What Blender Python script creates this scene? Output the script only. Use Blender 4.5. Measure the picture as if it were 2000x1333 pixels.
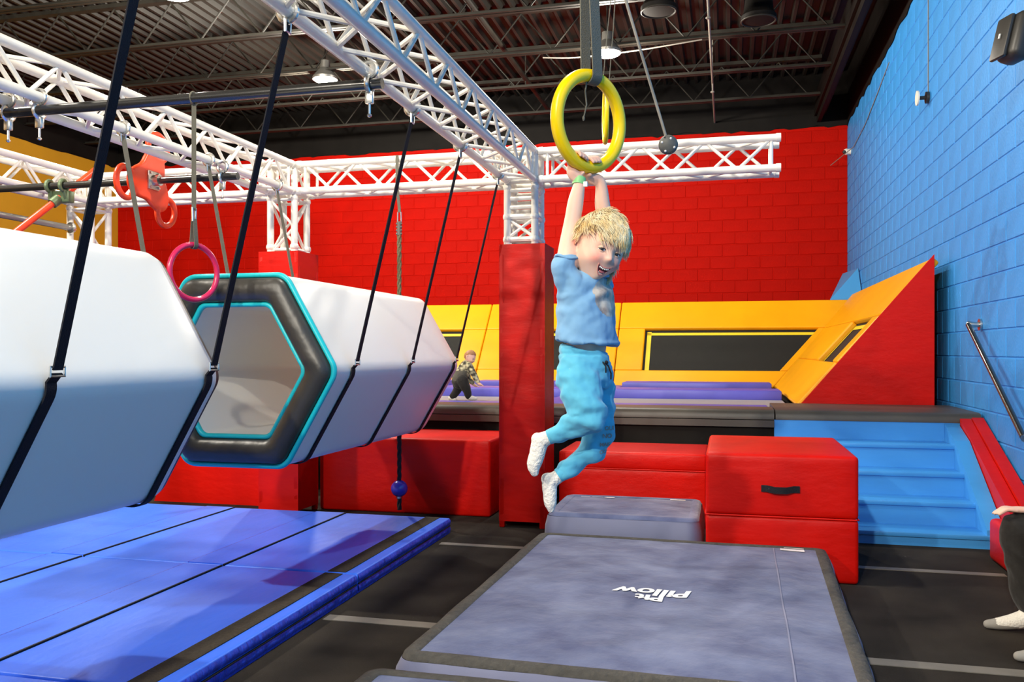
import bpy, bmesh, math, random
import numpy as np
from mathutils import Vector, Matrix, Euler, noise

random.seed(7)
for o in list(bpy.data.objects):
    bpy.data.objects.remove(o)
SC = bpy.context.scene
COL = SC.collection

# ------------------------------------------------------------------ camera, world, exposure
THETA = math.radians(13.96)
CAM_H = 1.25
F_PX = 1690.0
cam_data = bpy.data.cameras.new('camera')
cam_data.sensor_width = 36.0
cam_data.lens = 36.0 * F_PX / 2000.0
cam_data.shift_y = 0.00925
cam_data.clip_end = 100
cam = bpy.data.objects.new('camera', cam_data)
COL.objects.link(cam)
cam.location = (0, 0, CAM_H)
cam.rotation_euler = (math.pi / 2, 0, THETA)
SC.camera = cam
SC.view_settings.view_transform = 'Standard'
SC.view_settings.look = 'None'
SC.view_settings.gamma = 1.0
SC.view_settings.use_curve_mapping = False
SC.view_settings.exposure = 0.5
SC.cycles.max_bounces = 6
SC.cycles.diffuse_bounces = 4
SC.cycles.glossy_bounces = 2
SC.cycles.transmission_bounces = 2
SC.cycles.adaptive_threshold = 0.035
SC.cycles.sample_clamp_indirect = 8.0

world = bpy.data.worlds.new('world')
SC.world = world
world.use_nodes = True
world.node_tree.nodes['Background'].inputs['Color'].default_value = (1.0, 0.97, 0.93, 1)
world.node_tree.nodes['Background'].inputs['Strength'].default_value = 0.15
LAMP_W = 400.0

# ------------------------------------------------------------------ helpers
def tag(o, label=None, cat=None, group=None, kind=None):
    if label: o['label'] = label
    if cat: o['category'] = cat
    if group: o['group'] = group
    if kind: o['kind'] = kind
    return o

def thing(name, label, cat, loc=(0, 0, 0), group=None, kind=None):
    o = bpy.data.objects.new(name, None)
    o.empty_display_size = 0.05
    COL.objects.link(o)
    o.location = loc
    return tag(o, label, cat, group, kind)

def origin_of(o):
    v = Vector((0, 0, 0))
    while o is not None:
        v = v + Vector(o.location)
        o = o.parent
    return v

class MB:
    """collects shapes in world coordinates; build() links them as one mesh object"""
    def __init__(self):
        self.v = []; self.f = []; self.mi = []; self.m = 0
    def add(self, vs, fs):
        b = len(self.v)
        self.v.extend([tuple(p) for p in vs])
        for f in fs:
            self.f.append(tuple(b + i for i in f)); self.mi.append(self.m)
        return self
    def bm(self, bm):
        bm.verts.index_update()
        self.add([v.co.copy() for v in bm.verts], [[v.index for v in f.verts] for f in bm.faces])
        bm.free()
        return self
    def box(self, lo, hi, r=0.0, seg=2, rot=None, cuts=0):
        lo = Vector(lo); hi = Vector(hi)
        bm = bmesh.new()
        bmesh.ops.create_cube(bm, size=1.0)
        c = (lo + hi) / 2; s = hi - lo
        for v in bm.verts:
            v.co = Vector((v.co.x * s.x, v.co.y * s.y, v.co.z * s.z))
        if r > 0:
            bmesh.ops.bevel(bm, geom=bm.edges[:], offset=r, segments=seg, profile=0.5, affect='EDGES')
        for v in bm.verts:
            v.co = (rot @ v.co if rot is not None else v.co) + c
        return self.bm(bm)
    def tube(self, p0, p1, r, n=10, r1=None, caps=True):
        return self.path([p0, p1], [r, r if r1 is None else r1], n, caps)
    def path(self, pts, rad, n=10, caps=True, closed=False, flat=None):
        pts = [Vector(p) for p in pts]
        if not hasattr(rad, '__len__'): rad = [rad] * len(pts)
        m = len(pts)
        rings = []
        up = None
        for i in range(m):
            if closed:
                t = pts[(i + 1) % m] - pts[(i - 1) % m]
            else:
                t = pts[min(i + 1, m - 1)] - pts[max(i - 1, 0)]
            if t.length < 1e-9: t = Vector((0, 0, 1))
            t.normalize()
            if up is None:
                a = Vector((0, 0, 1)) if abs(t.z) < 0.9 else Vector((1, 0, 0))
                up = t.cross(a).normalized()
            else:
                up = up - t * up.dot(t)
                if up.length < 1e-6:
                    a = Vector((0, 0, 1)) if abs(t.z) < 0.9 else Vector((1, 0, 0))
                    up = t.cross(a)
                up.normalize()
            w = t.cross(up)
            rings.append([pts[i] + (up * math.cos(k * 2 * math.pi / n) + w * math.sin(k * 2 * math.pi / n)) * rad[i] for k in range(n)])
        return self.loft(rings, caps and not closed, closed)
    def loft(self, rings, caps=True, closed=False):
        n = len(rings[0]); m = len(rings)
        vs = [p for r in rings for p in r]; fs = []
        for i in range(m if closed else m - 1):
            j = (i + 1) % m
            for k in range(n):
                l = (k + 1) % n
                fs.append((i * n + k, i * n + l, j * n + l, j * n + k))
        if caps:
            fs.append(tuple(range(n - 1, -1, -1)))
            fs.append(tuple((m - 1) * n + k for k in range(n)))
        return self.add(vs, fs)
    def ell(self, c, r, n=16, m=10, rot=None):
        c = Vector(c)
        if not hasattr(r, '__len__'): r = (r, r, r)
        vs = []; fs = []
        for i in range(1, m):
            a = math.pi * i / m
            for k in range(n):
                b = 2 * math.pi * k / n
                p = Vector((r[0] * math.sin(a) * math.cos(b), r[1] * math.sin(a) * math.sin(b), r[2] * math.cos(a)))
                vs.append(c + (rot @ p if rot is not None else p))
        t = Vector((0, 0, r[2])); 
        if rot is not None: t = rot @ t
        vs.append(c + t); vs.append(c - t)
        T = len(vs) - 2; B = len(vs) - 1
        for i in range(m - 2):
            for k in range(n):
                l = (k + 1) % n
                fs.append((i * n + k, (i + 1) * n + k, (i + 1) * n + l, i * n + l))
        for k in range(n):
            l = (k + 1) % n
            fs.append((T, k, l)); fs.append((B, (m - 2) * n + l, (m - 2) * n + k))
        return self.add(vs, fs)
    def torus(self, c, ax_u, ax_v, R, r, n=48, m=12):
        c = Vector(c); u = Vector(ax_u).normalized(); v = Vector(ax_v).normalized(); w = u.cross(v).normalized()
        rings = []
        for i in range(n):
            a = 2 * math.pi * i / n
            d = u * math.cos(a) + v * math.sin(a)
            rings.append([c + d * (R + r * math.cos(2 * math.pi * k / m)) + w * (r * math.sin(2 * math.pi * k / m)) for k in range(m)])
        return self.loft(rings, False, True)
    def ribbon(self, pts, wdir, width, thick):
        """flat strap along pts; wdir is the width direction"""
        pts = [Vector(p) for p in pts]; wd = Vector(wdir).normalized() * (width / 2)
        rings = []
        for i, p in enumerate(pts):
            t = (pts[min(i + 1, len(pts) - 1)] - pts[max(i - 1, 0)]).normalized()
            nn = t.cross(wd).normalized() * (thick / 2)
            rings.append([p + wd + nn, p - wd + nn, p - wd - nn, p + wd - nn])
        return self.loft(rings)
    def prism(self, poly, ext):
        poly = [Vector(p) for p in poly]; ext = Vector(ext); n = len(poly)
        vs = poly + [p + ext for p in poly]
        fs = [tuple(range(n - 1, -1, -1)), tuple(range(n, 2 * n))]
        for k in range(n):
            l = (k + 1) % n
            fs.append((k, l, n + l, n + k))
        return self.add(vs, fs)
    def build(self, name, mat, parent=None, smooth=35, label=None, data_only=False):
        me = bpy.data.meshes.new(name)
        og = origin_of(parent)
        me.from_pydata([(p[0] - og.x, p[1] - og.y, p[2] - og.z) for p in self.v], [], self.f)
        mats = mat if isinstance(mat, (list, tuple)) else [mat]
        for m in mats: me.materials.append(m)
        if len(mats) > 1:
            me.polygons.foreach_set('material_index', self.mi)
        bm = bmesh.new(); bm.from_mesh(me)
        bmesh.ops.recalc_face_normals(bm, faces=bm.faces)
        bm.to_mesh(me); bm.free()
        if smooth:
            me.polygons.foreach_set('use_smooth', [True] * len(me.polygons))
            if smooth < 180: me.set_sharp_from_angle(angle=math.radians(smooth))
        me.update()
        if data_only: return me
        o = bpy.data.objects.new(name, me)
        COL.objects.link(o)
        if parent is not None: o.parent = parent
        if label: o['label'] = label
        return o

def inst(name, me, loc, rot=None, parent=None, scale=None):
    o = bpy.data.objects.new(name, me)
    COL.objects.link(o)
    o.location = Vector(loc) - origin_of(parent)
    if rot is not None:
        o.rotation_mode = 'QUATERNION'; o.rotation_quaternion = rot
    if scale is not None: o.scale = scale
    if parent is not None: o.parent = parent
    return o

def remeshed(mb, voxel, smooth=4, factor=.5):
    me = bpy.data.meshes.new('tmp'); me.from_pydata([tuple(v) for v in mb.v], [], mb.f)
    bm = bmesh.new(); bm.from_mesh(me); bmesh.ops.recalc_face_normals(bm, faces=bm.faces); bm.to_mesh(me); bm.free()
    ob = bpy.data.objects.new('tmp', me); COL.objects.link(ob)
    m = ob.modifiers.new('r', 'REMESH'); m.mode = 'VOXEL'; m.voxel_size = voxel
    if smooth:
        s = ob.modifiers.new('s', 'SMOOTH'); s.factor = factor; s.iterations = smooth
    bpy.context.view_layer.update()
    ev = ob.evaluated_get(bpy.context.evaluated_depsgraph_get())
    out = bpy.data.meshes.new_from_object(ev)
    bpy.data.objects.remove(ob); bpy.data.meshes.remove(me)
    return out

def np_co(me):
    a = np.empty(len(me.vertices) * 3); me.vertices.foreach_get('co', a); return a.reshape(-1, 3)
def np_no(me):
    a = np.empty(len(me.vertices) * 3); me.vertices.foreach_get('normal', a); return a.reshape(-1, 3)
def put(me, name, mats, parent, fold=None, pick=None, label=None):
    """world-space mesh -> part of parent; fold(co)->offset along the normal; pick(face centres)->material index"""
    co = np_co(me)
    if fold is not None:
        no = np_no(me)
        off = np.array([fold(Vector(c), Vector(n_)) for c, n_ in zip(co, no)])
        co = co + no * off[:, None]
    if pick is not None:
        idx = []
        for p in me.polygons:
            c = np.mean(co[list(p.vertices)], axis=0); idx.append(pick(Vector(c), p.normal))
    og = np.array(origin_of(parent))
    me.vertices.foreach_set('co', (co - og).ravel())
    me.materials.clear()
    for m in (mats if isinstance(mats, (list, tuple)) else [mats]): me.materials.append(m)
    if pick is not None: me.polygons.foreach_set('material_index', idx)
    else: me.polygons.foreach_set('material_index', [0] * len(me.polygons))
    me.polygons.foreach_set('use_smooth', [True] * len(me.polygons))
    me.update(); me.name = name
    o = bpy.data.objects.new(name, me); COL.objects.link(o); o.parent = parent
    if label: o['label'] = label
    return o

def struct(o):
    o['kind'] = 'structure'
    return o

# ------------------------------------------------------------------ materials
def mat(name, col, rough=0.5, metal=0.0, spec=0.5, var=0.0, vscale=6.0, bump=0.0, bscale=40.0, emit=None, estr=0.0, coat=0.0, sheen=0.0, col2=None, stretch=None, detail=3.0):
    m = bpy.data.materials.new(name)
    m.use_nodes = True
    nt = m.node_tree; b = nt.nodes['Principled BSDF']
    b.inputs['Base Color'].default_value = (*col, 1)
    b.inputs['Roughness'].default_value = rough
    b.inputs['Metallic'].default_value = metal
    b.inputs['Specular IOR Level'].default_value = spec
    b.inputs['Coat Weight'].default_value = coat
    b.inputs['Sheen Weight'].default_value = sheen
    if emit is not None:
        b.inputs['Emission Color'].default_value = (*emit, 1)
        b.inputs['Emission Strength'].default_value = estr
    if var > 0 or bump > 0:
        tc = nt.nodes.new('ShaderNodeTexCoord')
        src = tc.outputs['Object']
        if stretch is not None:
            mp = nt.nodes.new('ShaderNodeMapping')
            mp.inputs['Scale'].default_value = stretch
            nt.links.new(src, mp.inputs['Vector']); src = mp.outputs['Vector']
    if var > 0:
        n = nt.nodes.new('ShaderNodeTexNoise')
        n.inputs['Scale'].default_value = vscale; n.inputs['Detail'].default_value = detail
        nt.links.new(src, n.inputs['Vector'])
        r = nt.nodes.new('ShaderNodeMapRange')
        r.inputs['From Min'].default_value = 0.3; r.inputs['From Max'].default_value = 0.7
        nt.links.new(n.outputs['Fac'], r.inputs['Value'])
        mx = nt.nodes.new('ShaderNodeMix'); mx.data_type = 'RGBA'
        c2 = col2 if col2 is not None else tuple(min(1, c * (1 + var)) for c in col)
        c1 = col if col2 is not None else tuple(c * (1 - var) for c in col)
        mx.inputs['A'].default_value = (*c1, 1); mx.inputs['B'].default_value = (*c2, 1)
        nt.links.new(r.outputs['Result'], mx.inputs['Factor'])
        nt.links.new(mx.outputs['Result'], b.inputs['Base Color'])
    if bump > 0:
        n2 = nt.nodes.new('ShaderNodeTexNoise')
        n2.inputs['Scale'].default_value = bscale; n2.inputs['Detail'].default_value = detail
        nt.links.new(src, n2.inputs['Vector'])
        bp = nt.nodes.new('ShaderNodeBump')
        bp.inputs['Strength'].default_value = bump; bp.inputs['Distance'].default_value = 0.02
        nt.links.new(n2.outputs['Fac'], bp.inputs['Height'])
        nt.links.new(bp.outputs['Normal'], b.inputs['Normal'])
    return m

M = {}
M['carpet'] = mat('black_carpet', (0.025, 0.0205, 0.0155), 0.95, spec=0.15, var=0.35, vscale=3.0, bump=0.25, bscale=260)
M['tape'] = mat('grey_tape', (0.17, 0.15, 0.12), 0.7, var=0.12, vscale=8)
M['red_paint'] = mat('red_wall_paint', (0.44, 0.0045, 0.0010), 0.65, spec=0.06, var=0.12, vscale=2.0, bump=0.15, bscale=60)
M['blue_paint'] = mat('blue_wall_paint', (0.035, 0.27, 0.70), 0.5, spec=0.3, var=0.1, vscale=2.5, bump=0.2, bscale=45)
M['yellow_paint'] = mat('yellow_wall_paint', (0.50, 0.25, 0.008), 0.6, var=0.08, vscale=1.5, bump=0.1, bscale=30)
M['black_paint'] = mat('black_ceiling_paint', (0.0055, 0.0045, 0.0038), 0.7, spec=0.15, var=0.3, vscale=3)
M['deck'] = mat('roof_deck', (0.0115, 0.010, 0.0075), 0.6, var=0.3, vscale=1.5)
M['steel_dark'] = mat('joist_paint', (0.020, 0.018, 0.014), 0.6, spec=0.25, var=0.2, vscale=5)
M['truss'] = mat('white_truss_paint', (0.83, 0.79, 0.71), 0.32, spec=0.5, coat=0.2, var=0.04, vscale=9)
M['red_vinyl'] = mat('red_vinyl', (0.60, 0.0045, 0.0010), 0.42, spec=0.2, var=0.06, vscale=3, bump=0.16, bscale=9, stretch=(1, 1, 2.2))
M['red_pad'] = mat('red_column_vinyl', (0.56, 0.0045, 0.0010), 0.42, spec=0.2, var=0.06, vscale=3, bump=0.12, bscale=7, stretch=(1, 1, 3))
M['blue_vinyl'] = mat('blue_mat_vinyl', (0.045, 0.165, 0.80), 0.40, spec=0.22, var=0.07, vscale=2.5, bump=0.18, bscale=6, stretch=(2.4, 1, 1))
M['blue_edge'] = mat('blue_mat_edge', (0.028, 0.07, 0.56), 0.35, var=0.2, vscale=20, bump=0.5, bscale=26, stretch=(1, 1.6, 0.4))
M['velcro'] = mat('black_hook_strip', (0.035, 0.028, 0.02), 0.9, spec=0.2, var=0.2, vscale=60, bump=0.3, bscale=120)
M['white_pvc'] = mat('white_inflatable', (0.88, 0.86, 0.80), 0.38, spec=0.45, bump=0.10, bscale=5)
M['black_pvc'] = mat('charcoal_inflatable', (0.04, 0.036, 0.03), 0.42, spec=0.6, bump=0.5, bscale=7)
M['teal'] = mat('teal_piping', (0.01, 0.55, 0.60), 0.4)
M['strap_black'] = mat('black_webbing', (0.008, 0.008, 0.012), 0.75, spec=0.3, bump=0.3, bscale=300)
M['strap_grey'] = mat('grey_webbing', (0.14, 0.13, 0.10), 0.8, spec=0.3, bump=0.3, bscale=300)
M['steel'] = mat('bare_steel', (0.62, 0.60, 0.57), 0.3, metal=1.0)
M['chain'] = mat('bright_clamp', (0.75, 0.74, 0.70), 0.25, metal=0.9)
M['black_pipe'] = mat('black_pipe', (0.02, 0.019, 0.018), 0.25, spec=0.6, coat=0.4)
M['grey_pipe'] = mat('grey_pipe', (0.35, 0.34, 0.31), 0.35, metal=0.6)
M['green_clamp'] = mat('green_clamp', (0.12, 0.17, 0.09), 0.4, metal=0.3)
M['orange_plastic'] = mat('red_orange_plastic', (0.85, 0.055, 0.012), 0.35, spec=0.5)
M['yellow_ring'] = mat('yellow_plastic', (0.97, 0.66, 0.001), 0.3, spec=0.4, coat=0.1)
M['pink_ring'] = mat('pink_plastic', (0.70, 0.02, 0.10), 0.25, spec=0.5, coat=0.3)
M['rope'] = mat('tan_rope', (0.12, 0.105, 0.055), 0.85, var=0.4, vscale=80)
M['rope_black'] = mat('black_rope', (0.012, 0.011, 0.012), 0.8)
M['ball_blue'] = mat('blue_ball', (0.06, 0.05, 0.50), 0.25, coat=0.4)
M['grip'] = mat('grey_grip', (0.10, 0.10, 0.09), 0.6, var=0.15, vscale=30)
M['cable'] = mat('grey_cable', (0.22, 0.20, 0.17), 0.6)
M['bolt'] = mat('white_bolt', (0.7, 0.69, 0.66), 0.4)
M['yellow_vinyl'] = mat('yellow_vinyl', (0.86, 0.38, 0.002), 0.42, spec=0.3, var=0.05, vscale=2, bump=0.2, bscale=3)
M['yellow_trim'] = mat('yellow_trim', (0.80, 0.60, 0.02), 0.5)
M['tramp_bed'] = mat('trampoline_bed', (0.014, 0.014, 0.012), 0.7, spec=0.3, bump=0.15, bscale=200)
M['purple_pad'] = mat('violet_blue_vinyl', (0.10, 0.095, 0.52), 0.4, spec=0.5, var=0.12, vscale=2)
M['bed_grey'] = mat('pale_bed', (0.30, 0.28, 0.30), 0.6)
M['black_vinyl'] = mat('black_edge_vinyl', (0.075, 0.065, 0.05), 0.45, spec=0.5, bump=0.2, bscale=5)
M['black_skirt'] = mat('black_carpet_skirt', (0.014, 0.012, 0.010), 0.95, spec=0.15)
M['blue_stair'] = mat('blue_stair_paint', (0.055, 0.32, 0.75), 0.42, spec=0.45, var=0.08, vscale=4, bump=0.12, bscale=14, stretch=(0.3, 1, 1))
M['blue_board'] = mat('blue_board_paint', (0.05, 0.28, 0.62), 0.5)
M['navy_suede'] = mat('navy_mat_fabric', (0.042, 0.052, 0.135), 0.8, spec=0.25, sheen=0.2, var=0.3, vscale=4.5, bump=0.5, bscale=11, col2=(0.135, 0.158, 0.27), detail=5)
M['navy_side'] = mat('navy_mat_side', (0.16, 0.17, 0.27), 0.6, sheen=0.2)
M['rim'] = mat('dark_mat_binding', (0.055, 0.05, 0.042), 0.85, var=0.2, vscale=40, bump=0.6, bscale=30)
M['white_print'] = mat('white_print', (0.88, 0.88, 0.86), 0.5)
M['white_plastic'] = mat('white_plastic', (0.80, 0.77, 0.68), 0.4)
M['black_plastic'] = mat('black_plastic', (0.025, 0.023, 0.020), 0.45, spec=0.5)
M['lamp_lens'] = mat('lamp_lens', (1, 1, 1), 0.5, emit=(1.0, 0.95, 0.85), estr=40.0)
M['lamp_body'] = mat('lamp_housing', (0.25, 0.24, 0.22), 0.4, metal=0.6)

# ------------------------------------------------------------------ room dimensions (metres)
XR, XL, YB, YF, ZW, ZD = 1.87, -11.67, 14.70, -6.0, 4.85, 5.75
def project(p):
    s, c = math.sin(THETA), math.cos(THETA)
    w = -p[0] * s + p[1] * c
    r = p[0] * c + p[1] * s
    if w < 0.05: return None
    return 1000 + F_PX * r / w, 685 - F_PX * (p[2] - CAM_H) / w, w

# floor and its seam tape
fl = struct(MB().box((XL - .2, YF, -0.1), (XR + .2, YB + .2, 0)).build('floor', M['carpet'], smooth=0))
tag(fl, 'black carpeted floor with pale seam tape', 'floor')
for (x0, x1, y, w) in ((-1.82, -1.12, 3.72, .075), (.55, 1.86, 3.72, .075), (-1.8, -1.06, 5.32, .06), (.69, 1.5, 5.32, .06), (-1.82, 1.86, 1.95, .08)):
    MB().box((x0, y - w / 2, 0.0), (x1, y + w / 2, 0.003)).build('seam_tape', M['tape'], fl, smooth=0)

# block walls: backing plus the blocks, the largest ones in view singly
def block_wall(name, label, backing, material, cells, place):
    w = struct(backing.build(name, material, smooth=0)); tag(w, label, 'wall')
    cells.sort(key=lambda c: -c[0])
    meshes = {}
    stuff = MB()
    for i, (size, L, H, pos) in enumerate(cells):
        vs, fs = place(L, H)
        if i < 300 and size > 0:
            k = (round(L, 3), round(H, 3))
            if k not in meshes:
                mb = MB(); mb.add(vs, fs); meshes[k] = mb.build('block', material, smooth=0, data_only=True)
            inst('block', meshes[k], pos, parent=w)
        else:
            stuff.add([Vector(v) + Vector(pos) for v in vs], fs)
    if stuff.v:
        s = stuff.build('block_courses', material, w, smooth=0); s['kind'] = 'stuff'
    return w

def block_shape(axis, L, H, d=0.007, g=0.0035, ch=0.006):
    a, b = L / 2 - g, H / 2 - g
    def q(u, v, t):
        return (-t, u, v) if axis == 'x' else (u, -t, v)
    vs = [q(su * a, sv * b, 0) for su, sv in ((-1, -1), (1, -1), (1, 1), (-1, 1))] + [q(su * (a - ch), sv * (b - ch), d) for su, sv in ((-1, -1), (1, -1), (1, 1), (-1, 1))]
    fs = [(4, 5, 6, 7)] + [(k, (k + 1) % 4, 4 + (k + 1) % 4, 4 + k) for k in range(4)]
    return vs, fs

def courses(lo, hi, ztop):
    out = []
    z = 0.0; row = 0
    while z < ztop - 0.05:
        H = min(0.2, ztop - z)
        x = lo - (0.2 if row % 2 else 0.0)
        while x < hi - 0.02:
            a, b = max(x, lo), min(x + 0.4, hi)
            if b - a > 0.05: out.append(((a + b) / 2, z + H / 2, b - a, H))
            x += 0.4
        z += H; row += 1
    return out

cells = []
for (y, z, L, H) in courses(-1.0, YB, ZW):
    p = project((XR, y, z)); s = 0
    if p and -20 < p[0] < 2030 and -20 < p[1] < 1150 and not (z < .75 and y > 7) and not (1400 < p[0] < 1822 and 600 < p[1]):
        s = 1.0 / p[2] ** 2
    cells.append((s, L, H, (XR, y, z)))
block_wall('wall_right', 'blue painted concrete block wall with handrail', MB().box((XR, YF, 0), (XR + .2, YB + .2, ZD)), M['blue_paint'], cells, lambda L, H: block_shape('x', L, H))
cells = []
for (x, z, L, H) in courses(XL, XR, ZW):
    p = project((x, YB, z)); s = 0
    if p and z > 1.9 and 210 < p[0] < 1680 and p[1] < 620 and not (p[0] < 480 and p[1] > 480) and not (p[0] < 840 and p[1] > 560):
        s = 1.0 / p[2] ** 2
    cells.append((s, L, H, (x, YB, z)))
block_wall('wall_back', 'red painted concrete block back wall', MB().box((XL - .2, YB, 0), (XR, YB + .2, ZW)), M['red_paint'], cells, lambda L, H: block_shape('y', L, H))
w = struct(MB().box((XL - .2, YF, 0), (XL, YB, ZW)).build('wall_left', M['yellow_paint'], smooth=0)); tag(w, 'mustard yellow wall behind the far left truss', 'wall')
# black painted band above the coloured paint, with a hand-cut lower edge
mb = MB()
def ragged(a, b, n, f):
    t = [a + (b - a) * i / n for i in range(n + 1)]
    zz = [ZW + random.uniform(-.03, .035) for _ in t]
    for i in range(n):
        mb.add([f(t[i], zz[i]), f(t[i + 1], zz[i + 1]), f(t[i + 1], ZD), f(t[i], ZD)], [(0, 1, 2, 3)])
ragged(XL, XR, 90, lambda t, z: (t, YB - .012, z))
ragged(YF, YB, 110, lambda t, z: (XL + .01, t, z))
ragged(YF, YB, 110, lambda t, z: (XR - .012, t, z))
mb.box((XL - .2, YF, ZW - .03), (XL - .01, YB, ZD)); mb.box((XL - .2, YB + .01, ZW - .03), (XR, YB + .2, ZD))
w = struct(mb.build('trim_1', M['black_paint'], smooth=0)); tag(w, 'black painted band along the top of the walls', 'wall')

# corrugated roof deck
mb = MB(); x = XL; prof = []
while x < XR + .2:
    prof += [(x, ZD), (x + .09, ZD), (x + .11, ZD - .06), (x + .15, ZD - .06), (x + .17, ZD)]; x += .17
vs = [(a, YF, b) for a, b in prof] + [(a, YB + .2, b) for a, b in prof]; n = len(prof)
mb.add(vs, [(i, i + 1, n + i + 1, n + i) for i in range(n - 1)])
mb.box((XL - .2, YF, ZD + .01), (XR + .2, YB + .2, ZD + .06))
c = struct(mb.build('ceiling', M['deck'], smooth=0)); tag(c, 'dark corrugated metal roof deck', 'ceiling')
# dark beam along the right wall top
w = struct(MB().box((1.36, YF, 5.02), (1.52, YB, 5.32)).box((1.40, YF, 4.92), (1.46, YB, 5.02)).build('trim_2', M['black_paint'], smooth=0)); tag(w, 'dark steel beam running along the top of the blue wall', 'beam')

# open-web joists
ORD = ['first', 'second', 'third', 'fourth', 'fifth', 'sixth', 'seventh', 'eighth', 'ninth', 'tenth', 'eleventh', 'twelfth']
ZJ = 5.10
X0J, X1J = XL + .05, 1.38
def web_mesh():
    mb = MB(); a = Vector((0, 0, 0)); b = Vector((.42, 0, .5))
    mb.tube(a, b, .011, 6)
    return mb.build('web_bar', M['steel_dark'], data_only=True)
web = web_mesh()
mir = Matrix.Rotation(math.pi, 4, 'Z').to_quaternion()
JY = [13.75, 12.35, 10.95, 9.55, 8.15, 6.75, 5.35, 3.95]
for i, y in enumerate(JY):
    j = thing('roof_joist', f'dark steel open-web roof joist, {ORD[i]} from the red wall', 'joist', (X0J, y, ZJ), 'open-web joists under the roof deck')
    mb = MB()
    for s in (-1, 1): mb.box((X0J, y + s * .012, ZJ), (X1J, y + s * .052, ZJ + .008)).box((X0J, y + s * .010, ZJ), (X1J, y + s * .016, ZJ + .045))
    mb.build('bottom_chord', M['steel_dark'], j, smooth=0)
    MB().box((X0J, y - .05, ZD - .11), (X1J, y + .05, ZD - .06)).build('top_chord', M['steel_dark'], j, smooth=0)
    x = X0J + .2
    while x + .84 < X1J:
        inst('web_bar', web, (x, y, ZJ + .03), parent=j)
        inst('web_bar', web, (x + .84, y, ZJ + .03), mir, parent=j)
        x += .84
# conduit and sprinkler pipe
for (nm, lb, x, z, r, m_) in (('sprinkler_pipe', 'dark sprinkler pipe crossing under the roof joists', -2.9, 5.28, .035, 'steel_dark'), ('conduit', 'thin cable conduit crossing the joists right of the yellow ring', -.2, 5.02, .014, 'cable')):
    t = thing(nm, lb, 'pipe', (x, YB, z))
    MB().tube((x, 4.0, z), (x, YB, z), r, 10).build('run', M[m_], t)
    for y in (6.9, 9.7, 12.5):
        MB().tube((x, y, z - .12), (x, y, ZD - .06), .008, 6).ell((x, y, z - .13), (.03, .03, .015), 10, 6).build('drop', M[m_], t)

# high-bay lamps
def high_bay(x, y, z, label, watts):
    t = thing('high_bay_lamp', label, 'lamp', (x, y, z), 'high-bay lamps under the roof')
    mb = MB(); rings = []
    for r, h in ((.17, 0), (.175, .03), (.12, .10), (.07, .16), (.065, .26), (.02, .27)):
        rings.append([(x + r * math.cos(a * math.pi / 12), y + r * math.sin(a * math.pi / 12), z + h) for a in range(24)])
    mb.loft(rings).build('housing', M['lamp_body'], t)
    MB().ell((x, y, z - .002), (.155, .155, .035), 24, 8).build('lens', M['lamp_lens'], t)
    MB().tube((x, y, z + .26), (x, y, ZD - .02), .01, 6).build('hanger', M['steel_dark'], t)
    L = bpy.data.lights.new('lamp_light', 'POINT'); L.energy = watts; L.shadow_soft_size = .09; L.color = (1.0, .92, .78)
    lo = bpy.data.objects.new('lamp_light', L); COL.objects.link(lo); lo.parent = t; lo.location = (0, 0, -.15)
    return t
high_bay(-5.54, 7.84, 4.93, 'bright round high-bay lamp at the top edge left of the black strap', LAMP_W * 0.9)
high_bay(-1.43, 10.6, 4.90, 'bright round high-bay lamp behind the grey strap of the big yellow ring', LAMP_W * 0.5)
high_bay(-5.40, 11.0, 5.0, 'high-bay lamp half hidden by the white truss and black pipe', LAMP_W * 0.9)
high_bay(-5.54, 3.6, 4.93, 'high-bay lamp over the far left end of the blue mats', LAMP_W * 1.5)
high_bay(-4.6, -4.2, 4.93, 'high-bay lamp far behind the camera, left', LAMP_W * 2.0)
high_bay(-1.42, 4.75, 4.93, 'high-bay lamp above the front red column', LAMP_W * 0.55)
high_bay(-1.42, -0.7, 4.93, 'high-bay lamp straight above the camera', LAMP_W * 0.8)
high_bay(-1.42, -4.2, 4.93, 'high-bay lamp far behind the camera, right', LAMP_W * 2.5)
# ------------------------------------------------------------------ box trusses
S2 = 0.10           # half spacing of the chords
CR = 0.026
_brace = {}
def brace(parent, a, b, r=.0115, name='brace'):
    a = Vector(a); b = Vector(b); L = round((b - a).length, 3)
    k = (L, r)
    if k not in _brace:
        _brace[k] = MB().tube((0, 0, 0), (0, 0, L), r, 8, caps=False).build('brace', M['truss'], data_only=True)
    q = Vector((0, 0, 1)).rotation_difference((b - a).normalized())
    return inst(name, _brace[k], a, q, parent)

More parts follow.
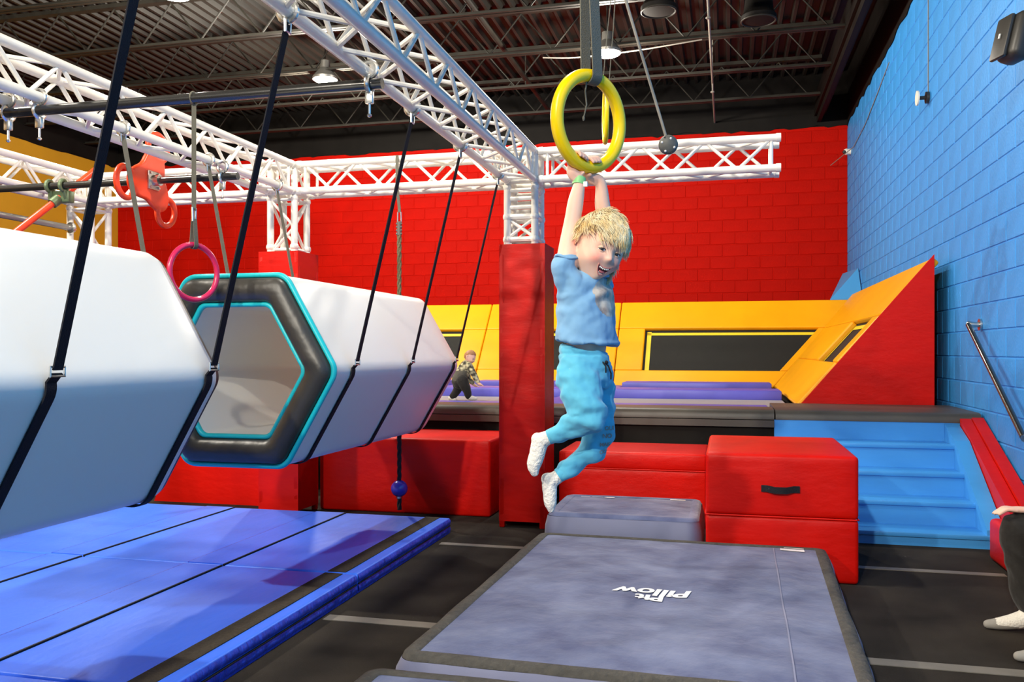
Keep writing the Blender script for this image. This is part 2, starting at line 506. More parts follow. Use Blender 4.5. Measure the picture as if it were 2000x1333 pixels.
def box_truss(label, axis, c, lo, hi, phase=0, pitch=.205, ends=True):
    """axis 'x','y','z'; c = the two fixed centre coordinates of the box"""
    def P(t, u, v):
        if axis == 'x': return Vector((t, c[0] + u, c[1] + v))
        if axis == 'y': return Vector((c[0] + u, t, c[1] + v))
        return Vector((c[0] + u, c[1] + v, t))
    root = thing('box_truss', label, 'truss', P(lo, 0, -S2 if axis != 'z' else 0), 'white box trusses of the rig')
    corners = [(-S2, -S2), (S2, -S2), (S2, S2), (-S2, S2)]
    for (u, v) in corners:
        mb = MB().tube(P(lo, u, v), P(hi, u, v), CR, 14)
        if ends:
            for t in (lo, hi):
                d = .03 if t == lo else -.03
                mb.tube(P(t, u, v), P(t + d, u, v), CR * 1.12, 14)
        mb.build('chord', M['truss'], root)
    n = max(1, round((hi - lo - .12) / pitch)); st = (hi - lo - .12) / n
    for k in range(4):
        a, b = corners[k], corners[(k + 1) % 4]
        for i in range(n):
            t0, t1 = lo + .06 + i * st, lo + .06 + (i + 1) * st
            if (i + k + phase) % 2: brace(root, P(t0, *a), P(t1, *b))
            else: brace(root, P(t0, *b), P(t1, *a))
        if axis != 'z':
            for t in (lo + .06, hi - .06): brace(root, P(t, *a), P(t, *b))
    return root
ZT = 2.56                # truss centre height
XA, XB2, XC = -1.42, -3.29, -5.10     # column lines
YT = 6.08
ta = box_truss('white overhead truss running from the front red column toward the camera', 'y', (XA, ZT), -0.4, YT - .13)
tb = box_truss('white overhead truss over the left side of the inflatable tubes', 'y', (XB2, ZT), -0.2, YT - .13, 1)
tc_ = box_truss('white overhead truss in front of the yellow wall', 'y', (XC, ZT), 2.2, YT - .13)
box_truss('white cross truss between the two red columns', 'x', (YT, ZT), XB2 + .13, XA - .13)
box_truss('white truss stub sticking out right behind the big yellow ring', 'x', (YT, ZT), XA + .13, .345, 1)
box_truss('white cross truss behind the orange handle wheel', 'x', (YT, ZT), XC + .13, XB2 - .13)

def corner_block(x, label):
    root = thing('truss_corner', label, 'truss', (x, YT, ZT - S2), 'white corner blocks of the rig')
    for sx in (-1, 1):
        for sy in (-1, 1):
            MB().tube((x + sx * S2, YT + sy * S2, ZT - .129), (x + sx * S2, YT + sy * S2, ZT + S2 + .02), CR, 14).build('post', M['truss'], root)
    for z in (ZT - S2, ZT + S2):
        for s in (-1, 1):
            MB().tube((x - .13, YT + s * S2, z), (x + .13, YT + s * S2, z), CR, 14).build('rail', M['truss'], root)
            MB().tube((x + s * S2, YT - .13, z), (x + s * S2, YT + .13, z), CR, 14).build('rail', M['truss'], root)
    for s in (-1, 1):
        brace(root, (x - S2, YT + s * S2, ZT - S2), (x + S2, YT + s * S2, ZT + S2))
        brace(root, (x + s * S2, YT - S2, ZT + S2), (x + s * S2, YT + S2, ZT - S2))
        brace(root, (x + s * .03 * 1.4, YT - S2, ZT - S2), (x + s * .03 * 1.4, YT - S2, ZT + S2))
    return root
corner_block(XA, 'white truss corner on top of the front red column')
corner_block(XB2, 'white truss corner above the far red column behind the inflatable')
corner_block(XC, 'white truss corner in front of the yellow wall')

def tower(x, label, ladder=False):
    root = thing('truss_tower', label, 'truss', (x, YT, 0), 'white truss uprights')
    corners = [(-S2, -S2), (S2, -S2), (S2, S2), (-S2, S2)]
    P = lambda t, u, v: Vector((x + u, YT + v, t))
    top = ZT - .13
    for (u, v) in corners:
        mb = MB().tube(P(.05, u, v), P(top, u, v), CR, 14)
        mb.ell(P(2.04, u, v), .034, 10, 8).ell(P(top - .02, u, v), .032, 10, 8)
        if ladder: mb.ell(P(2.20, u, v), .034, 10, 8)
        mb.build('chord', M['truss'], root)
    for k in range(4):
        a, b = corners[k], corners[(k + 1) % 4]
        if ladder:
            for t, r in ((2.04, .02), (2.20, .022), (2.27, .016), (2.33, .016), (2.39, .016)):
                brace(root, P(t, *a), P(t, *b), r, 'rung')
            brace(root, P(2.05, *a), P(2.19, *b)); brace(root, P(2.19, *a), P(2.05, *b))
            lo = 0.1; n = 9; hi = 2.03
        else:
            brace(root, P(2.02, *a), P(2.02, *b)); brace(root, P(top - .03, *a), P(top - .03, *b))
            lo = 0.1; n = 11; hi = top - .03
        st = (hi - lo) / n
        for i in range(n):
            t0, t1 = lo + i * st, lo + (i + 1) * st
            brace(root, P(t0, *(a if (i + k) % 2 else b)), P(t1, *(b if (i + k) % 2 else a)))
    return root
tower(XA, 'white truss upright rising out of the front red padded column', True)
tower(XB2, 'white truss upright behind the second inflatable tube')
tower(XC, 'white truss upright standing before the yellow wall')

def column_pad(x, label, hw=.165):
    root = thing('column_pad', label, 'column pad', (x, YT, 0), 'red padding around the truss uprights')
    z0, z1 = .045, 2.0
    for i, (sx, sy) in enumerate(((0, -1), (1, 0), (0, 1), (-1, 0))):
        mb = MB(); bm = bmesh.new()
        n, m = 5, 46
        # a soft panel with creases
        t = .035
        def pt(u, v, d):
            cx = x + sx * (hw - d) + (u * hw if sx == 0 else 0)
            cy = YT + sy * (hw - d) + (u * hw if sy == 0 else 0)
            return (cx, cy, z0 + (z1 - z0) * v)
        vs = []; fs = []
        for j in range(m + 1):
            for k in range(n + 1):
                u = -1 + 2 * k / n; v = j / m
                cr = .004 * noise.noise(Vector((u * 1.5, v * 26, i * 3.3 + x))) + .003 * noise.noise(Vector((u * .6, v * 9, i * 7.1 + x)))
                vs.append(pt(u, v, -cr if abs(u) < .98 else 0.0))
        W = n + 1
        for j in range(m):
            for k in range(n): fs.append((j * W + k, j * W + k + 1, (j + 1) * W + k + 1, (j + 1) * W + k))
        b = len(vs)
        for j in range(m + 1):
            for k in range(n + 1): vs.append(pt(-1 + 2 * k / n, j / m, t))
        for j in range(m):
            for k in range(n): fs.append((b + j * W + k, b + (j + 1) * W + k, b + (j + 1) * W + k + 1, b + j * W + k + 1))
        for k in range(n):
            fs.append((m * W + k, m * W + k + 1, b + m * W + k + 1, b + m * W + k)); fs.append((k + 1, k, b + k, b + k + 1))
        mb.add(vs, fs).build('panel', M['red_pad'], root, smooth=60)
    for sx in (-1, 1):
        for sy in (-1, 1):
            MB().box((x + sx * (hw - .02) - .02, YT + sy * (hw - .02) - .02, 0), (x + sx * (hw - .02) + .02, YT + sy * (hw - .02) + .02, z1 - .002), .008).build('corner_seam', M['red_pad'], root)
    return root
column_pad(XA + .02, 'tall red vinyl pad around the front truss column beside the hanging child')
column_pad(XB2, 'red vinyl pad around the far truss column behind the second tube')

# ------------------------------------------------------------------ pipes and clamps
def coupler(parent, p, name='clamp', r=.034, m_='chain'):
    x, y, z = p
    mb = MB().torus((x, y, z), (0, 1, 0), (0, 0, 1), r, .011, 20, 8)
    mb.box((x - .018, y - .012, z - r - .05), (x + .018, y + .012, z - r + .005), .005)
    mb.tube((x, y, z - r - .1), (x, y, z - r - .03), .006, 8).ell((x, y, z - r - .1), (.011, .011, .008), 8, 6)
    mb.torus((x, y, z + .065), (1, 0, 0), (0, 0, 1), r, .011, 20, 8)
    return mb.build(name, M[m_], parent)
p1 = thing('crossbar_pipe', 'long black pipe clamped under the two front trusses', 'pipe', (-2.4, 3.48, 2.40))
MB().tube((-3.62, 3.46, 2.395), (-1.44, 3.48, 2.40), .024, 16).build('pipe', M['black_pipe'], p1)
for x in (-1.50, -3.20, -3.38): coupler(p1, (x, 3.48, 2.40))
p2 = thing('crossbar_pipe', 'black pipe carrying the orange handle wheel', 'pipe', (-4.0, 4.92, 2.36))
MB().tube((-5.3, 4.92, 2.36), (-3.02, 4.92, 2.36), .024, 16).build('pipe', M['black_pipe'], p2)
for x in (-3.13, -5.02): coupler(p2, (x, 4.92, 2.36))
p3 = thing('crossbar_pipe', 'grey pipe clamped low on the upright by the yellow wall', 'pipe', (XC - .1, 5.9, 2.2))
MB().tube((XC - .04, 2.6, 2.24), (XC - .04, 5.95, 2.24), .024, 14).build('pipe', M['grey_pipe'], p3)
MB().torus((XC - .04, 5.92, 2.24), (1, 0, 0), (0, 0, 1), .034, .014, 18, 8).torus((XC - .1, 5.98, 2.24), (1, 0, 0), (0, 1, 0), .034, .014, 18, 8).build('clamp', M['chain'], p3)

# orange three-lobed handle wheel
def lobed_wheel(c, label, ang0):
    root = thing('grip_spinner', label, 'wheel', c)
    c = Vector(c)
    dirs = [Vector((0, math.cos(ang0 + k * 2 * math.pi / 3), math.sin(ang0 + k * 2 * math.pi / 3))) for k in range(3)]
    mb = MB(); th = .018
    # hub plate: a rounded star, then one oval hand loop on each arm
    N = 60; rings = []
    def rad(a):
        return .140 + .085 * max(0.0, math.cos(1.5 * ((a - ang0 + math.pi / 3) % (2 * math.pi / 3) - math.pi / 3))) ** 2
    for (x_, f_) in ((-th, .93), (-th * .6, 1.0), (th * .6, 1.0), (th, .93)):
        rings.append([c + Vector((x_, f_ * rad(2 * math.pi * i / N) * math.cos(2 * math.pi * i / N), f_ * rad(2 * math.pi * i / N) * math.sin(2 * math.pi * i / N))) for i in range(N)])
    mb.loft(rings)
    for d in dirs:
        e = Vector((0, -d.z, d.y)); m_ = c + d * .245
        mb.path([m_ + d * .085 * math.cos(t_ * 2 * math.pi / 36) + e * .098 * math.sin(t_ * 2 * math.pi / 36) for t_ in range(36)], .020, 10, closed=True)
    me = remeshed(mb, .006, 5)
    o = put(me, 'wheel', [M['orange_plastic']], root)
    b = MB().box(c + Vector((.014, -.055, -.06)), c + Vector((.03, .055, .06)), .004).tube(c + Vector((.03, 0, 0)), c + Vector((.075, 0, 0)), .036, 18)
    bo = b.build('bearing_flange', M['steel'], root)
    mb = MB()
    for sy in (-1, 1):
        for sz in (-1, 1): mb.tube(c + Vector((.03, sy * .04, sz * .045)), c + Vector((.042, sy * .04, sz * .045)), .008, 8)
    mb.build('bolt', M['steel'], bo)
    return root
lobed_wheel((-3.66, 4.92, 2.36), 'orange three-holed handle wheel on the black pipe', math.radians(72))
t = thing('handle_bar', 'slanted red bar held by green clamps at far left', 'bar', (-4.37, 4.92, 2.30))
d = Vector((.12, .30, .30)).normalized(); c0 = Vector((-4.37, 4.97, 2.31))
MB().path([c0 - d * .52, c0 - d * .50, c0 + d * .36, c0 + d * .38], [.016, .022, .022, .016], 14).build('bar', M['orange_plastic'], t)
for x in (-4.44, -4.33):
    MB().torus((x, 4.92, 2.36), (0, 1, 0), (0, 0, 1), .036, .013, 20, 8).tube((x, 4.92, 2.33), (x, 4.95, 2.26), .016, 10).build('clamp', M['green_clamp'], t)
MB().box((-4.47, 4.93, 2.25), (-4.30, 4.99, 2.33), .01).tube(c0 - d * .11, c0 - d * .05, .034, 14).build('clamp_plate', M['green_clamp'], t)

# ------------------------------------------------------------------ inflatable hexagon tubes
def hexring(ap, rc, y, cx, cz, per=9):
    """rounded hexagon, flat top, vertices left and right, in the xz plane"""
    R = ap / math.cos(math.pi / 6)
    pts = []
    for k in range(6):
        a = math.pi / 3 * k
        d = R - rc / math.cos(math.pi / 6)
        cc = (d * math.cos(a), d * math.sin(a))
        for j in range(per):
            b = a - math.pi / 6 + math.pi / 3 * j / (per - 1)
            pts.append((cx + cc[0] + rc * math.cos(b), y, cz + cc[1] + rc * math.sin(b)))
    # support points keep the six facets flat under smooth shading
    out = []
    for k in range(6):
        out += pts[k * per:(k + 1) * per]
        p, q = pts[(k + 1) * per - 1], pts[((k + 1) % 6) * per]
        for t in (.06, .94): out.append((p[0] + (q[0] - p[0]) * t, y, p[2] + (q[2] - p[2]) * t))
    return out
TX, TZ = -2.38, 1.15
AP, API = .475, .325
def inflatable(label, y0, y1, strapY, ring_label):
    root = thing('inflatable_tube', label, 'inflatable', (TX, (y0 + y1) / 2, TZ - AP))
    mb = MB(); n = 14
    rings = []
    for i in range(n + 1):
        y = y0 + (y1 - y0) * i / n
        sag = 0.0
        rings.append(hexring(AP + sag - (.03 if i == n else 0), .092, y if i < n else y1 + .02, TX, TZ))
        if i == n - 1: rings.append(hexring(AP, .092, y1 - .03, TX, TZ)); rings.append(hexring(AP - .008, .092, y1 + .005, TX, TZ))
    mb.loft(rings, caps=False).build('outer_skin', M['white_pvc'], root, smooth=60)
    MB().loft([hexring(API, .05, y0 + (y1 - y0) * i / n, TX, TZ) for i in range(n + 1)], caps=False).build('inner_wall', M['white_pvc'], root, smooth=60)
    for (ye, s) in ((y0, -1), (y1, 1)):
        rr = []
        for k in range(13):
            a = math.pi * k / 12
            ap = (AP + API) / 2 + (AP - API - .03) / 2 * math.cos(a)
            rr.append(hexring(ap, .05 + .025 * (1 - k / 12), ye + s * (.012 + .055 * math.sin(a) ** .8), TX, TZ))
        MB().loft(rr, caps=False).build('end_bolster', M['black_pvc'], root, smooth=60)
        for (ap, rc, nm) in ((AP - (.002 if s < 0 else .03), .092, 'outer_piping'), (API + .004, .05, 'inner_piping')):
            rr = []
            for k in range(8):
                a = 2 * math.pi * k / 8
                rr.append(hexring(ap + .013 * math.cos(a), rc, ye + s * .008 + .018 * math.sin(a), TX, TZ))
            MB().loft(rr, caps=False, closed=True).build(nm, M['teal'], root, smooth=60)
    return root
inflatable('white hexagonal inflatable tube hanging closest to the camera at left', .85, 2.87, (), '')
inflatable('white hexagonal inflatable tube with open charcoal end facing the camera', 3.87, 5.85, (), '')

def sling(y, label_side, mgrey=False):
    """one webbing loop: two hangers clamped on the trusses and a belly band under the tube"""
    root = thing('hanging_strap', label_side, 'strap', (TX, y, TZ - AP), 'webbing slings of the inflatable tubes')
    wd = (0, 1, 0); W = .038
    off = .006
    full = hexring(AP + off, .08, y, TX, TZ, 9)
    # lower half of the ring from the right vertex under to the left vertex
    R = (AP + off) / math.cos(math.pi / 6)
    low = [p for p in full if p[2] <= TZ + .02]
    low.sort(key=lambda p: math.atan2(p[2] - TZ, p[0] - TX) if math.atan2(p[2] - TZ, p[0] - TX) <= .3 else -math.pi - .01)
    rt = [p for p in low if p[0] > TX]; lf = [p for p in low if p[0] <= TX]
    rt.sort(key=lambda p: -math.atan2(p[2] - TZ, p[0] - TX)); lf.sort(key=lambda p: math.atan2(p[2] - TZ, -(p[0] - TX)))
    path = rt + lf
    vr = Vector(rt[0]); vl = Vector(lf[-1])
    dr = Vector((vr.x + .022, y, TZ + .04)); dl = Vector((vl.x - .022, y, TZ + .04))
    MB().ribbon([dr + Vector((0, 0, -.005))] + [Vector(p) for p in path] + [dl + Vector((0, 0, -.005))], wd, W, .006).build('belly_band', M['strap_black'], root, smooth=40)
    for (d, xt, m_) in ((dr, XA - S2, 'strap_black'), (dl, XB2 + S2, 'strap_grey')):
        top = Vector((xt, y, ZT - S2 - .045))
        MB().ribbon([d + Vector((0, 0, .005)), d.lerp(top, .5), top], wd, W * .95, .005).build('hanger', M[m_], root, smooth=40)
        MB().path([d + Vector((0, -.027, -.012)), d + Vector((0, .027, -.012)), d + Vector((0, .027, .014)), d + Vector((0, -.027, .014))], .004, 6, closed=True).build('buckle', M['steel'], root)
        mb = MB().torus((xt, y, ZT - S2), (1, 0, 0), (0, 0, 1), CR + .010, .011, 18, 8)
        mb.path([(xt, y - .02, ZT - S2 - .035), (xt, y + .02, ZT - S2 - .035), (xt, y + .016, ZT - S2 - .075), (xt, y - .016, ZT - S2 - .075)], .006, 6, closed=True)
        mb.build('shackle', M['chain'], root)
    return root
sling(2.04, 'wide black strap crossing the nearest tube at far left')
sling(2.80, 'black strap at the far end of the nearest tube')
sling(4.06, 'black strap close behind the open end of the second tube')
sling(4.86, 'black strap around the middle of the second tube')
sling(5.72, 'black strap at the far end of the second tube, nearest the red column')

# ------------------------------------------------------------------ rings, rope, ball
def ring_thing(name, label, c, R, r, yaw, material, strap_top, strap_m='strap_grey', tilt=0.0, W=.028, split=.014):
    root = thing(name, label, 'ring', (c[0], c[1], c[2] - R), 'hanging grip rings')
    c = Vector(c); u = Vector((math.cos(yaw), math.sin(yaw), 0)); v = Vector((math.sin(tilt) * -math.sin(yaw), math.sin(tilt) * math.cos(yaw), math.cos(tilt)))
    MB().torus(c, u, v, R - r, r, 64, 16).build('ring', M[material], root, smooth=180)
    top = Vector(strap_top); p = c + v * (R - r)
    nrm = u.cross(v)
    rr = r + .005
    loop = []
    for k in range(9):
        a = math.pi + math.pi * k / 8
        loop.append(p + nrm * rr * math.cos(a) + v * rr * math.sin(a))
    d1 = (top - p)
    path = [top - nrm * .006, p + d1 * .5 - nrm * split] + loop + [p + d1 * .5 + nrm * split, top + nrm * .006]
    MB().ribbon(path, u, W, .004).build('strap', M[strap_m], root, smooth=50)
    return root, p
RAILX = -.55
t = thing('overhead_rail', 'black rail pipe above the frame holding the yellow rings', 'pipe', (RAILX, 3.4, 3.2))
MB().tube((RAILX, 2.1, 3.2), (RAILX, 4.75, 3.2), .024, 14).build('pipe', M['black_pipe'], t)
for y in (2.3, 4.6): MB().tube((RAILX, y, 3.2), (RAILX, y, ZD - .02), .008, 8).build('hanger_rod', M['steel_dark'], t)
RC = Vector((-.4017, 2.579, 1.938)); RYAW = THETA + math.radians(41)
ring1, rtop = ring_thing('grip_ring', 'big yellow ring that the blond child hangs from', RC, .154, .0195, RYAW, 'yellow_ring', (RAILX + .12, 2.60, 3.2), tilt=math.radians(-4), W=.040, split=.012)
t_top = rtop
# frayed cord hanging from the strap
MB().path([rtop + Vector((-.012, -.02, -.02)), rtop + Vector((-.016, -.02, -.05)), rtop + Vector((-.012, -.02, -.09)), rtop + Vector((-.02, -.02, -.125))], [.003, .0025, .0025, .002], 6).ell(rtop + Vector((-.021, -.02, -.13)), (.004, .004, .008), 8, 6).build('cord_end', M['strap_grey'], ring1)
ring_thing('grip_ring', 'second yellow ring seen edge-on behind the big one', (-.60, 4.385, 2.45), .15, .011, math.radians(101), 'yellow_ring', (RAILX, 4.40, 3.2), tilt=0.0, W=.022)
pr, ptop = ring_thing('grip_ring', 'pink ring hanging from the black pipe between the tubes', (-2.36, 3.48, 1.607), .138, .013, math.radians(70), 'pink_ring', (-2.36, 3.48, 1.85), W=.020, split=.012)
MB().path([(-2.36, 3.47, 1.84), (-2.36, 3.49, 1.84), (-2.36, 3.492, 1.90), (-2.36, 3.468, 1.90)], .006, 8, closed=True).build('carabiner', M['steel'], pr)
MB().ribbon([(-2.36, 3.48, 1.89), (-2.36, 3.48, 2.37)], (1, .6, 0), .020, .006).torus((-2.36, 3.48, 2.40), (0, 1, 0), (0, 0, 1), .028, .006, 18, 6).build('long_strap', M['strap_grey'], pr)

# swinging grip disc on a cord
g = thing('grip_disc', 'grey round grip with white bolts on a slanting cord', 'grip', (-.218, 3.346, 2.0))
gc = Vector((-.218, 3.346, 2.035)); gd = (gc - Vector((0, 0, CAM_H))); gd.normalize()
qz = Vector((0, 0, 1)).rotation_difference(-gd).to_matrix()
MB().ell(gc, (.037, .037, .022), 24, 12, qz).build('disc', M['grip'], g, smooth=180)
for a in (70, 160, 250, 340):
    MB().ell(gc + qz @ Vector((.025 * math.cos(math.radians(a)), .025 * math.sin(math.radians(a)), .016)), (.005, .005, .004), 10, 6, qz).build('bolt', M['bolt'], g, smooth=180)
MB().tube(gc + qz @ Vector((-.016, .03, .012)), gc + qz @ Vector((.016, -.03, .012)), .0035, 6).build('groove_bar', M['black_plastic'], g)
MB().tube(gc + Vector((-.008, 0, .03)), (RAILX, 3.26, 3.2), .0055, 8).build('cord', M['cable'], g)

# knotless rope with a blue ball
r = thing('climbing_rope', 'hanging rope with carabiner behind the second tube', 'rope', (-2.345, 6.0, .1))
RX, RY = -2.345, 5.99
MB().ribbon([(RX, 5.945, 2.68), (RX, 5.945, 2.45), (RX, RY, 2.30), (RX, RY, 2.27)], (1, 0, 0), .022, .006).build('strap', M['strap_grey'], r)
MB().path([(RX - .012, RY, 2.27), (RX + .012, RY, 2.27), (RX + .014, RY, 2.20), (RX - .014, RY, 2.20)], .005, 8, closed=True).build('carabiner', M['steel'], r)
mb = MB().tube((RX, RY, 2.10), (RX, RY, 2.20), .017, 12)
for z in (2.11, 2.135, 2.16, 2.185):
    for s in (-1, 1): mb.ell((RX + s * .017, RY - .006, z), .008, 8, 6)
mb.build('thimble', M['grip'], r)
def twisted(z0, z1):
    mb = MB(); n = int((z1 - z0) / .012)
    for k in range(3):
        pts = [(RX + .0085 * math.cos(i * .42 + k * 2.094), RY + .0085 * math.sin(i * .42 + k * 2.094), z0 + (z1 - z0) * i / n) for i in range(n + 1)]
        mb.path(pts, .0095, 6)
    return mb
twisted(.62, 2.11).build('rope', M['rope'], r, smooth=60)
twisted(.075, .62).build('rope_tail', M['rope_black'], r, smooth=60)
MB().ell((RX, RY, .232), .062, 24, 16).build('ball', M['ball_blue'], r, smooth=180)
MB().tube((RX, RY, .16), (RX, RY, .175), .022, 14).build('collar', M['steel'], r)

# ------------------------------------------------------------------ blue folding mats
def folding_mat(y0, y1, label, xs=(-1.84, -2.62, -3.50, -4.40)):
    root = thing('folding_mat', label, 'mat', (-3.1, (y0 + y1) / 2, 0), 'blue folding mats under the inflatable tubes')
    g = .004
    for i in range(3):
        xa, xb = xs[i + 1] + g, xs[i] - g
        for (za, zb, nm) in ((0, .048, 'lower_panel'), (.051, .10, 'panel')):
            mb = MB()
            # top with gentle dents, edges rounded
            nx, ny = 14, 26
            rr = .012
            vs = []; fs = []
            def topz(u, v):
                e = min(u, 1 - u) * (xb - xa); f = min(v, 1 - v) * (y1 - y0)
                d = min(e, f)
                z = zb - (rr - math.sqrt(max(0, rr * rr - max(0, rr - d) ** 2)) if d < rr else 0)
                if nm == 'panel': z += .004 * noise.noise(Vector((xa * 3 + u * 2.2, y0 + v * 3.0, 1.0))) * min(1, d / .06)
                return z
            us = [0, .004, .012, .03] + [.03 + .94 * k / nx for k in range(1, nx)] + [.97, .988, .996, 1]
            vv = [0, .003, .008, .02] + [.02 + .96 * k / ny for k in range(1, ny)] + [.98, .992, .997, 1]
            for v in vv:
                for u in us: vs.append((xa + u * (xb - xa), y0 + v * (y1 - y0), topz(u, v)))
            W = len(us); H = len(vv)
            for j in range(H - 1):
                for k in range(W - 1): fs.append((j * W + k, j * W + k + 1, (j + 1) * W + k + 1, (j + 1) * W + k))
            b = len(vs)
            rim = [k for k in range(W)] + [j * W + W - 1 for j in range(1, H)] + [(H - 1) * W + k for k in range(W - 2, -1, -1)] + [j * W for j in range(H - 2, 0, -1)]
            for q in rim: vs.append((vs[q][0], vs[q][1], za))
            for q in range(len(rim)):
                p = (q + 1) % len(rim)
                fs.append((rim[p], rim[q], b + q, b + p))
            fs.append(tuple(b + q for q in range(len(rim))))
            mb.add(vs, fs).build(nm, M['blue_vinyl'] if nm == 'panel' else M['blue_edge'], root, smooth=60)
    for i in (1, 2):
        MB().box((xs[i] - .215, y0 + .01, .0985), (xs[i] - .005, y1 - .01, .1035)).build('hinge_flap', M['blue_vinyl'], root, smooth=0)
        MB().box((xs[i] - .221, y0 + .01, .098), (xs[i] - .215, y1 - .01, .1036)).build('stitch_line', M['blue_edge'], root, smooth=0)
        MB().box((xs[i] - .005, y0 + .004, .094), (xs[i] + .005, y1 - .004, .1042)).build('seam', M['strap_black'], root, smooth=0)
    MB().box((xs[0] - .175, y0 + .012, .0985), (xs[0] - .075, y1 - .012, .1035)).build('hook_strip', M['velcro'], root, smooth=0)
    # puckered side skirt and piping
    for (za, zb) in ((.005, .047), (.053, .095)):
        vs = []; fs = []; n = 120
        for k in range(n + 1):
            y = y0 + .006 + (y1 - y0 - .012) * k / n
            for j in range(5):
                f = j / 4
                bul = .009 * math.sin(math.pi * f) * (1 + .55 * noise.noise(Vector((y * 17, f * 1.3, za * 40))))
                vs.append((xs[0] - .006 + bul, y, za + (zb - za) * f))
        for k in range(n):
            for j in range(4): fs.append((k * 5 + j, (k + 1) * 5 + j, (k + 1) * 5 + j + 1, k * 5 + j + 1))
        MB().add(vs, fs).build('side_skirt', M['blue_edge'], root, smooth=80)
    MB().tube((xs[0] - .002, y0 + .01, .0495), (xs[0] - .002, y1 - .01, .0495), .005, 6).build('zip', M['strap_black'], root)
    return root
folding_mat(4.125, 5.66, 'blue folding mat at the far end beside the red blocks')
folding_mat(2.555, 4.115, 'blue folding mat in the middle below the open tube')
folding_mat(.99, 2.545, 'blue folding mat cut off by the bottom left corner')

# ------------------------------------------------------------------ red foam blocks
def soft_block(label, lo, hi, seams=(), r=.02, name='foam_block', mt='red_vinyl', cat='foam block'):
    lo = Vector(lo); hi = Vector(hi)
    root = thing(name, label, cat, ((lo.x + hi.x) / 2, (lo.y + hi.y) / 2, lo.z))
    zs = [lo.z] + list(seams) + [hi.z]
    for i in range(len(zs) - 1):
        mb = MB(); bm = bmesh.new(); bmesh.ops.create_cube(bm, size=1)
        s = Vector((hi.x - lo.x, hi.y - lo.y, zs[i + 1] - zs[i] - (.002 if i else 0)))
        c = Vector(((lo.x + hi.x) / 2, (lo.y + hi.y) / 2, (zs[i] + zs[i + 1]) / 2))
        for v in bm.verts: v.co = Vector((v.co.x * s.x, v.co.y * s.y, v.co.z * s.z))
        bmesh.ops.bevel(bm, geom=bm.edges[:], offset=r, segments=3, profile=.5, affect='EDGES')
        big = [e for e in bm.edges if e.calc_length() > .15]
        bmesh.ops.subdivide_edges(bm, edges=big, cuts=10, use_grid_fill=True)
        for v in bm.verts:
            p = v.co + c
            q = Vector((abs(v.co.x) / (s.x / 2), abs(v.co.y) / (s.y / 2), abs(v.co.z) / (s.z / 2)))
            k = sorted(q)[1]
            amp = .010 * max(0, 1 - k)
            v.co = p + Vector((v.co.x / s.x, v.co.y / s.y, v.co.z / s.z)).normalized() * (amp * (.6 + noise.noise(p * 4.0)) - .0)
        mb.bm(bm).build('cushion' if len(zs) > 2 else 'cover', M[mt], root, smooth=50)
    for z in seams:
        MB().path([(lo.x + .012, lo.y + .0, z), (hi.x - .012, lo.y + .0, z), (hi.x, lo.y + .012, z), (hi.x, hi.y - .012, z), (hi.x - .012, hi.y, z), (lo.x + .012, hi.y, z), (lo.x, hi.y - .012, z), (lo.x, lo.y + .012, z)], .005, 6, closed=True).build('seam_piping', M[mt], root)
    return root
bk = soft_block('large red vinyl block with black handle right of the grey mat', (-.115, 4.905, 0), (.68, 5.96, .685), (.345,), .022)
hx, hz, hy = .28, .50, 4.895
MB().ribbon([(hx - .10, hy - .003, hz), (hx - .07, hy - .004, hz), (hx - .03, hy - .02, hz - .006), (hx + .03, hy - .02, hz - .006), (hx + .07, hy - .004, hz), (hx + .10, hy - .003, hz)], (0, 0, 1), .036, .005).build('handle', M['strap_black'], bk)
soft_block('low red vinyl bench block behind the grey mats', (-1.19, 6.2, 0), (-.14, 6.9, .52), (.40,), .015)
soft_block('red vinyl block behind the hanging rope and blue ball', (-3.11, 6.24, 0), (-1.72, 7.05, .575), (), .018)
wr = thing('wedge_block', 'red vinyl wedge block behind the nearest tube', 'foam block', (-4.1, 6.5, 0))
MB().prism([(-4.62, 6.26, 0), (-3.62, 6.26, 0), (-3.62, 6.26, .5), (-4.42, 6.26, .5)], (0, .75, 0)).build('cover', M['red_vinyl'], wr, smooth=0)
soft_block('low red foam block beside the seated person', (1.52, 3.75, 0), (1.855, 5.72, .25), (), .03)

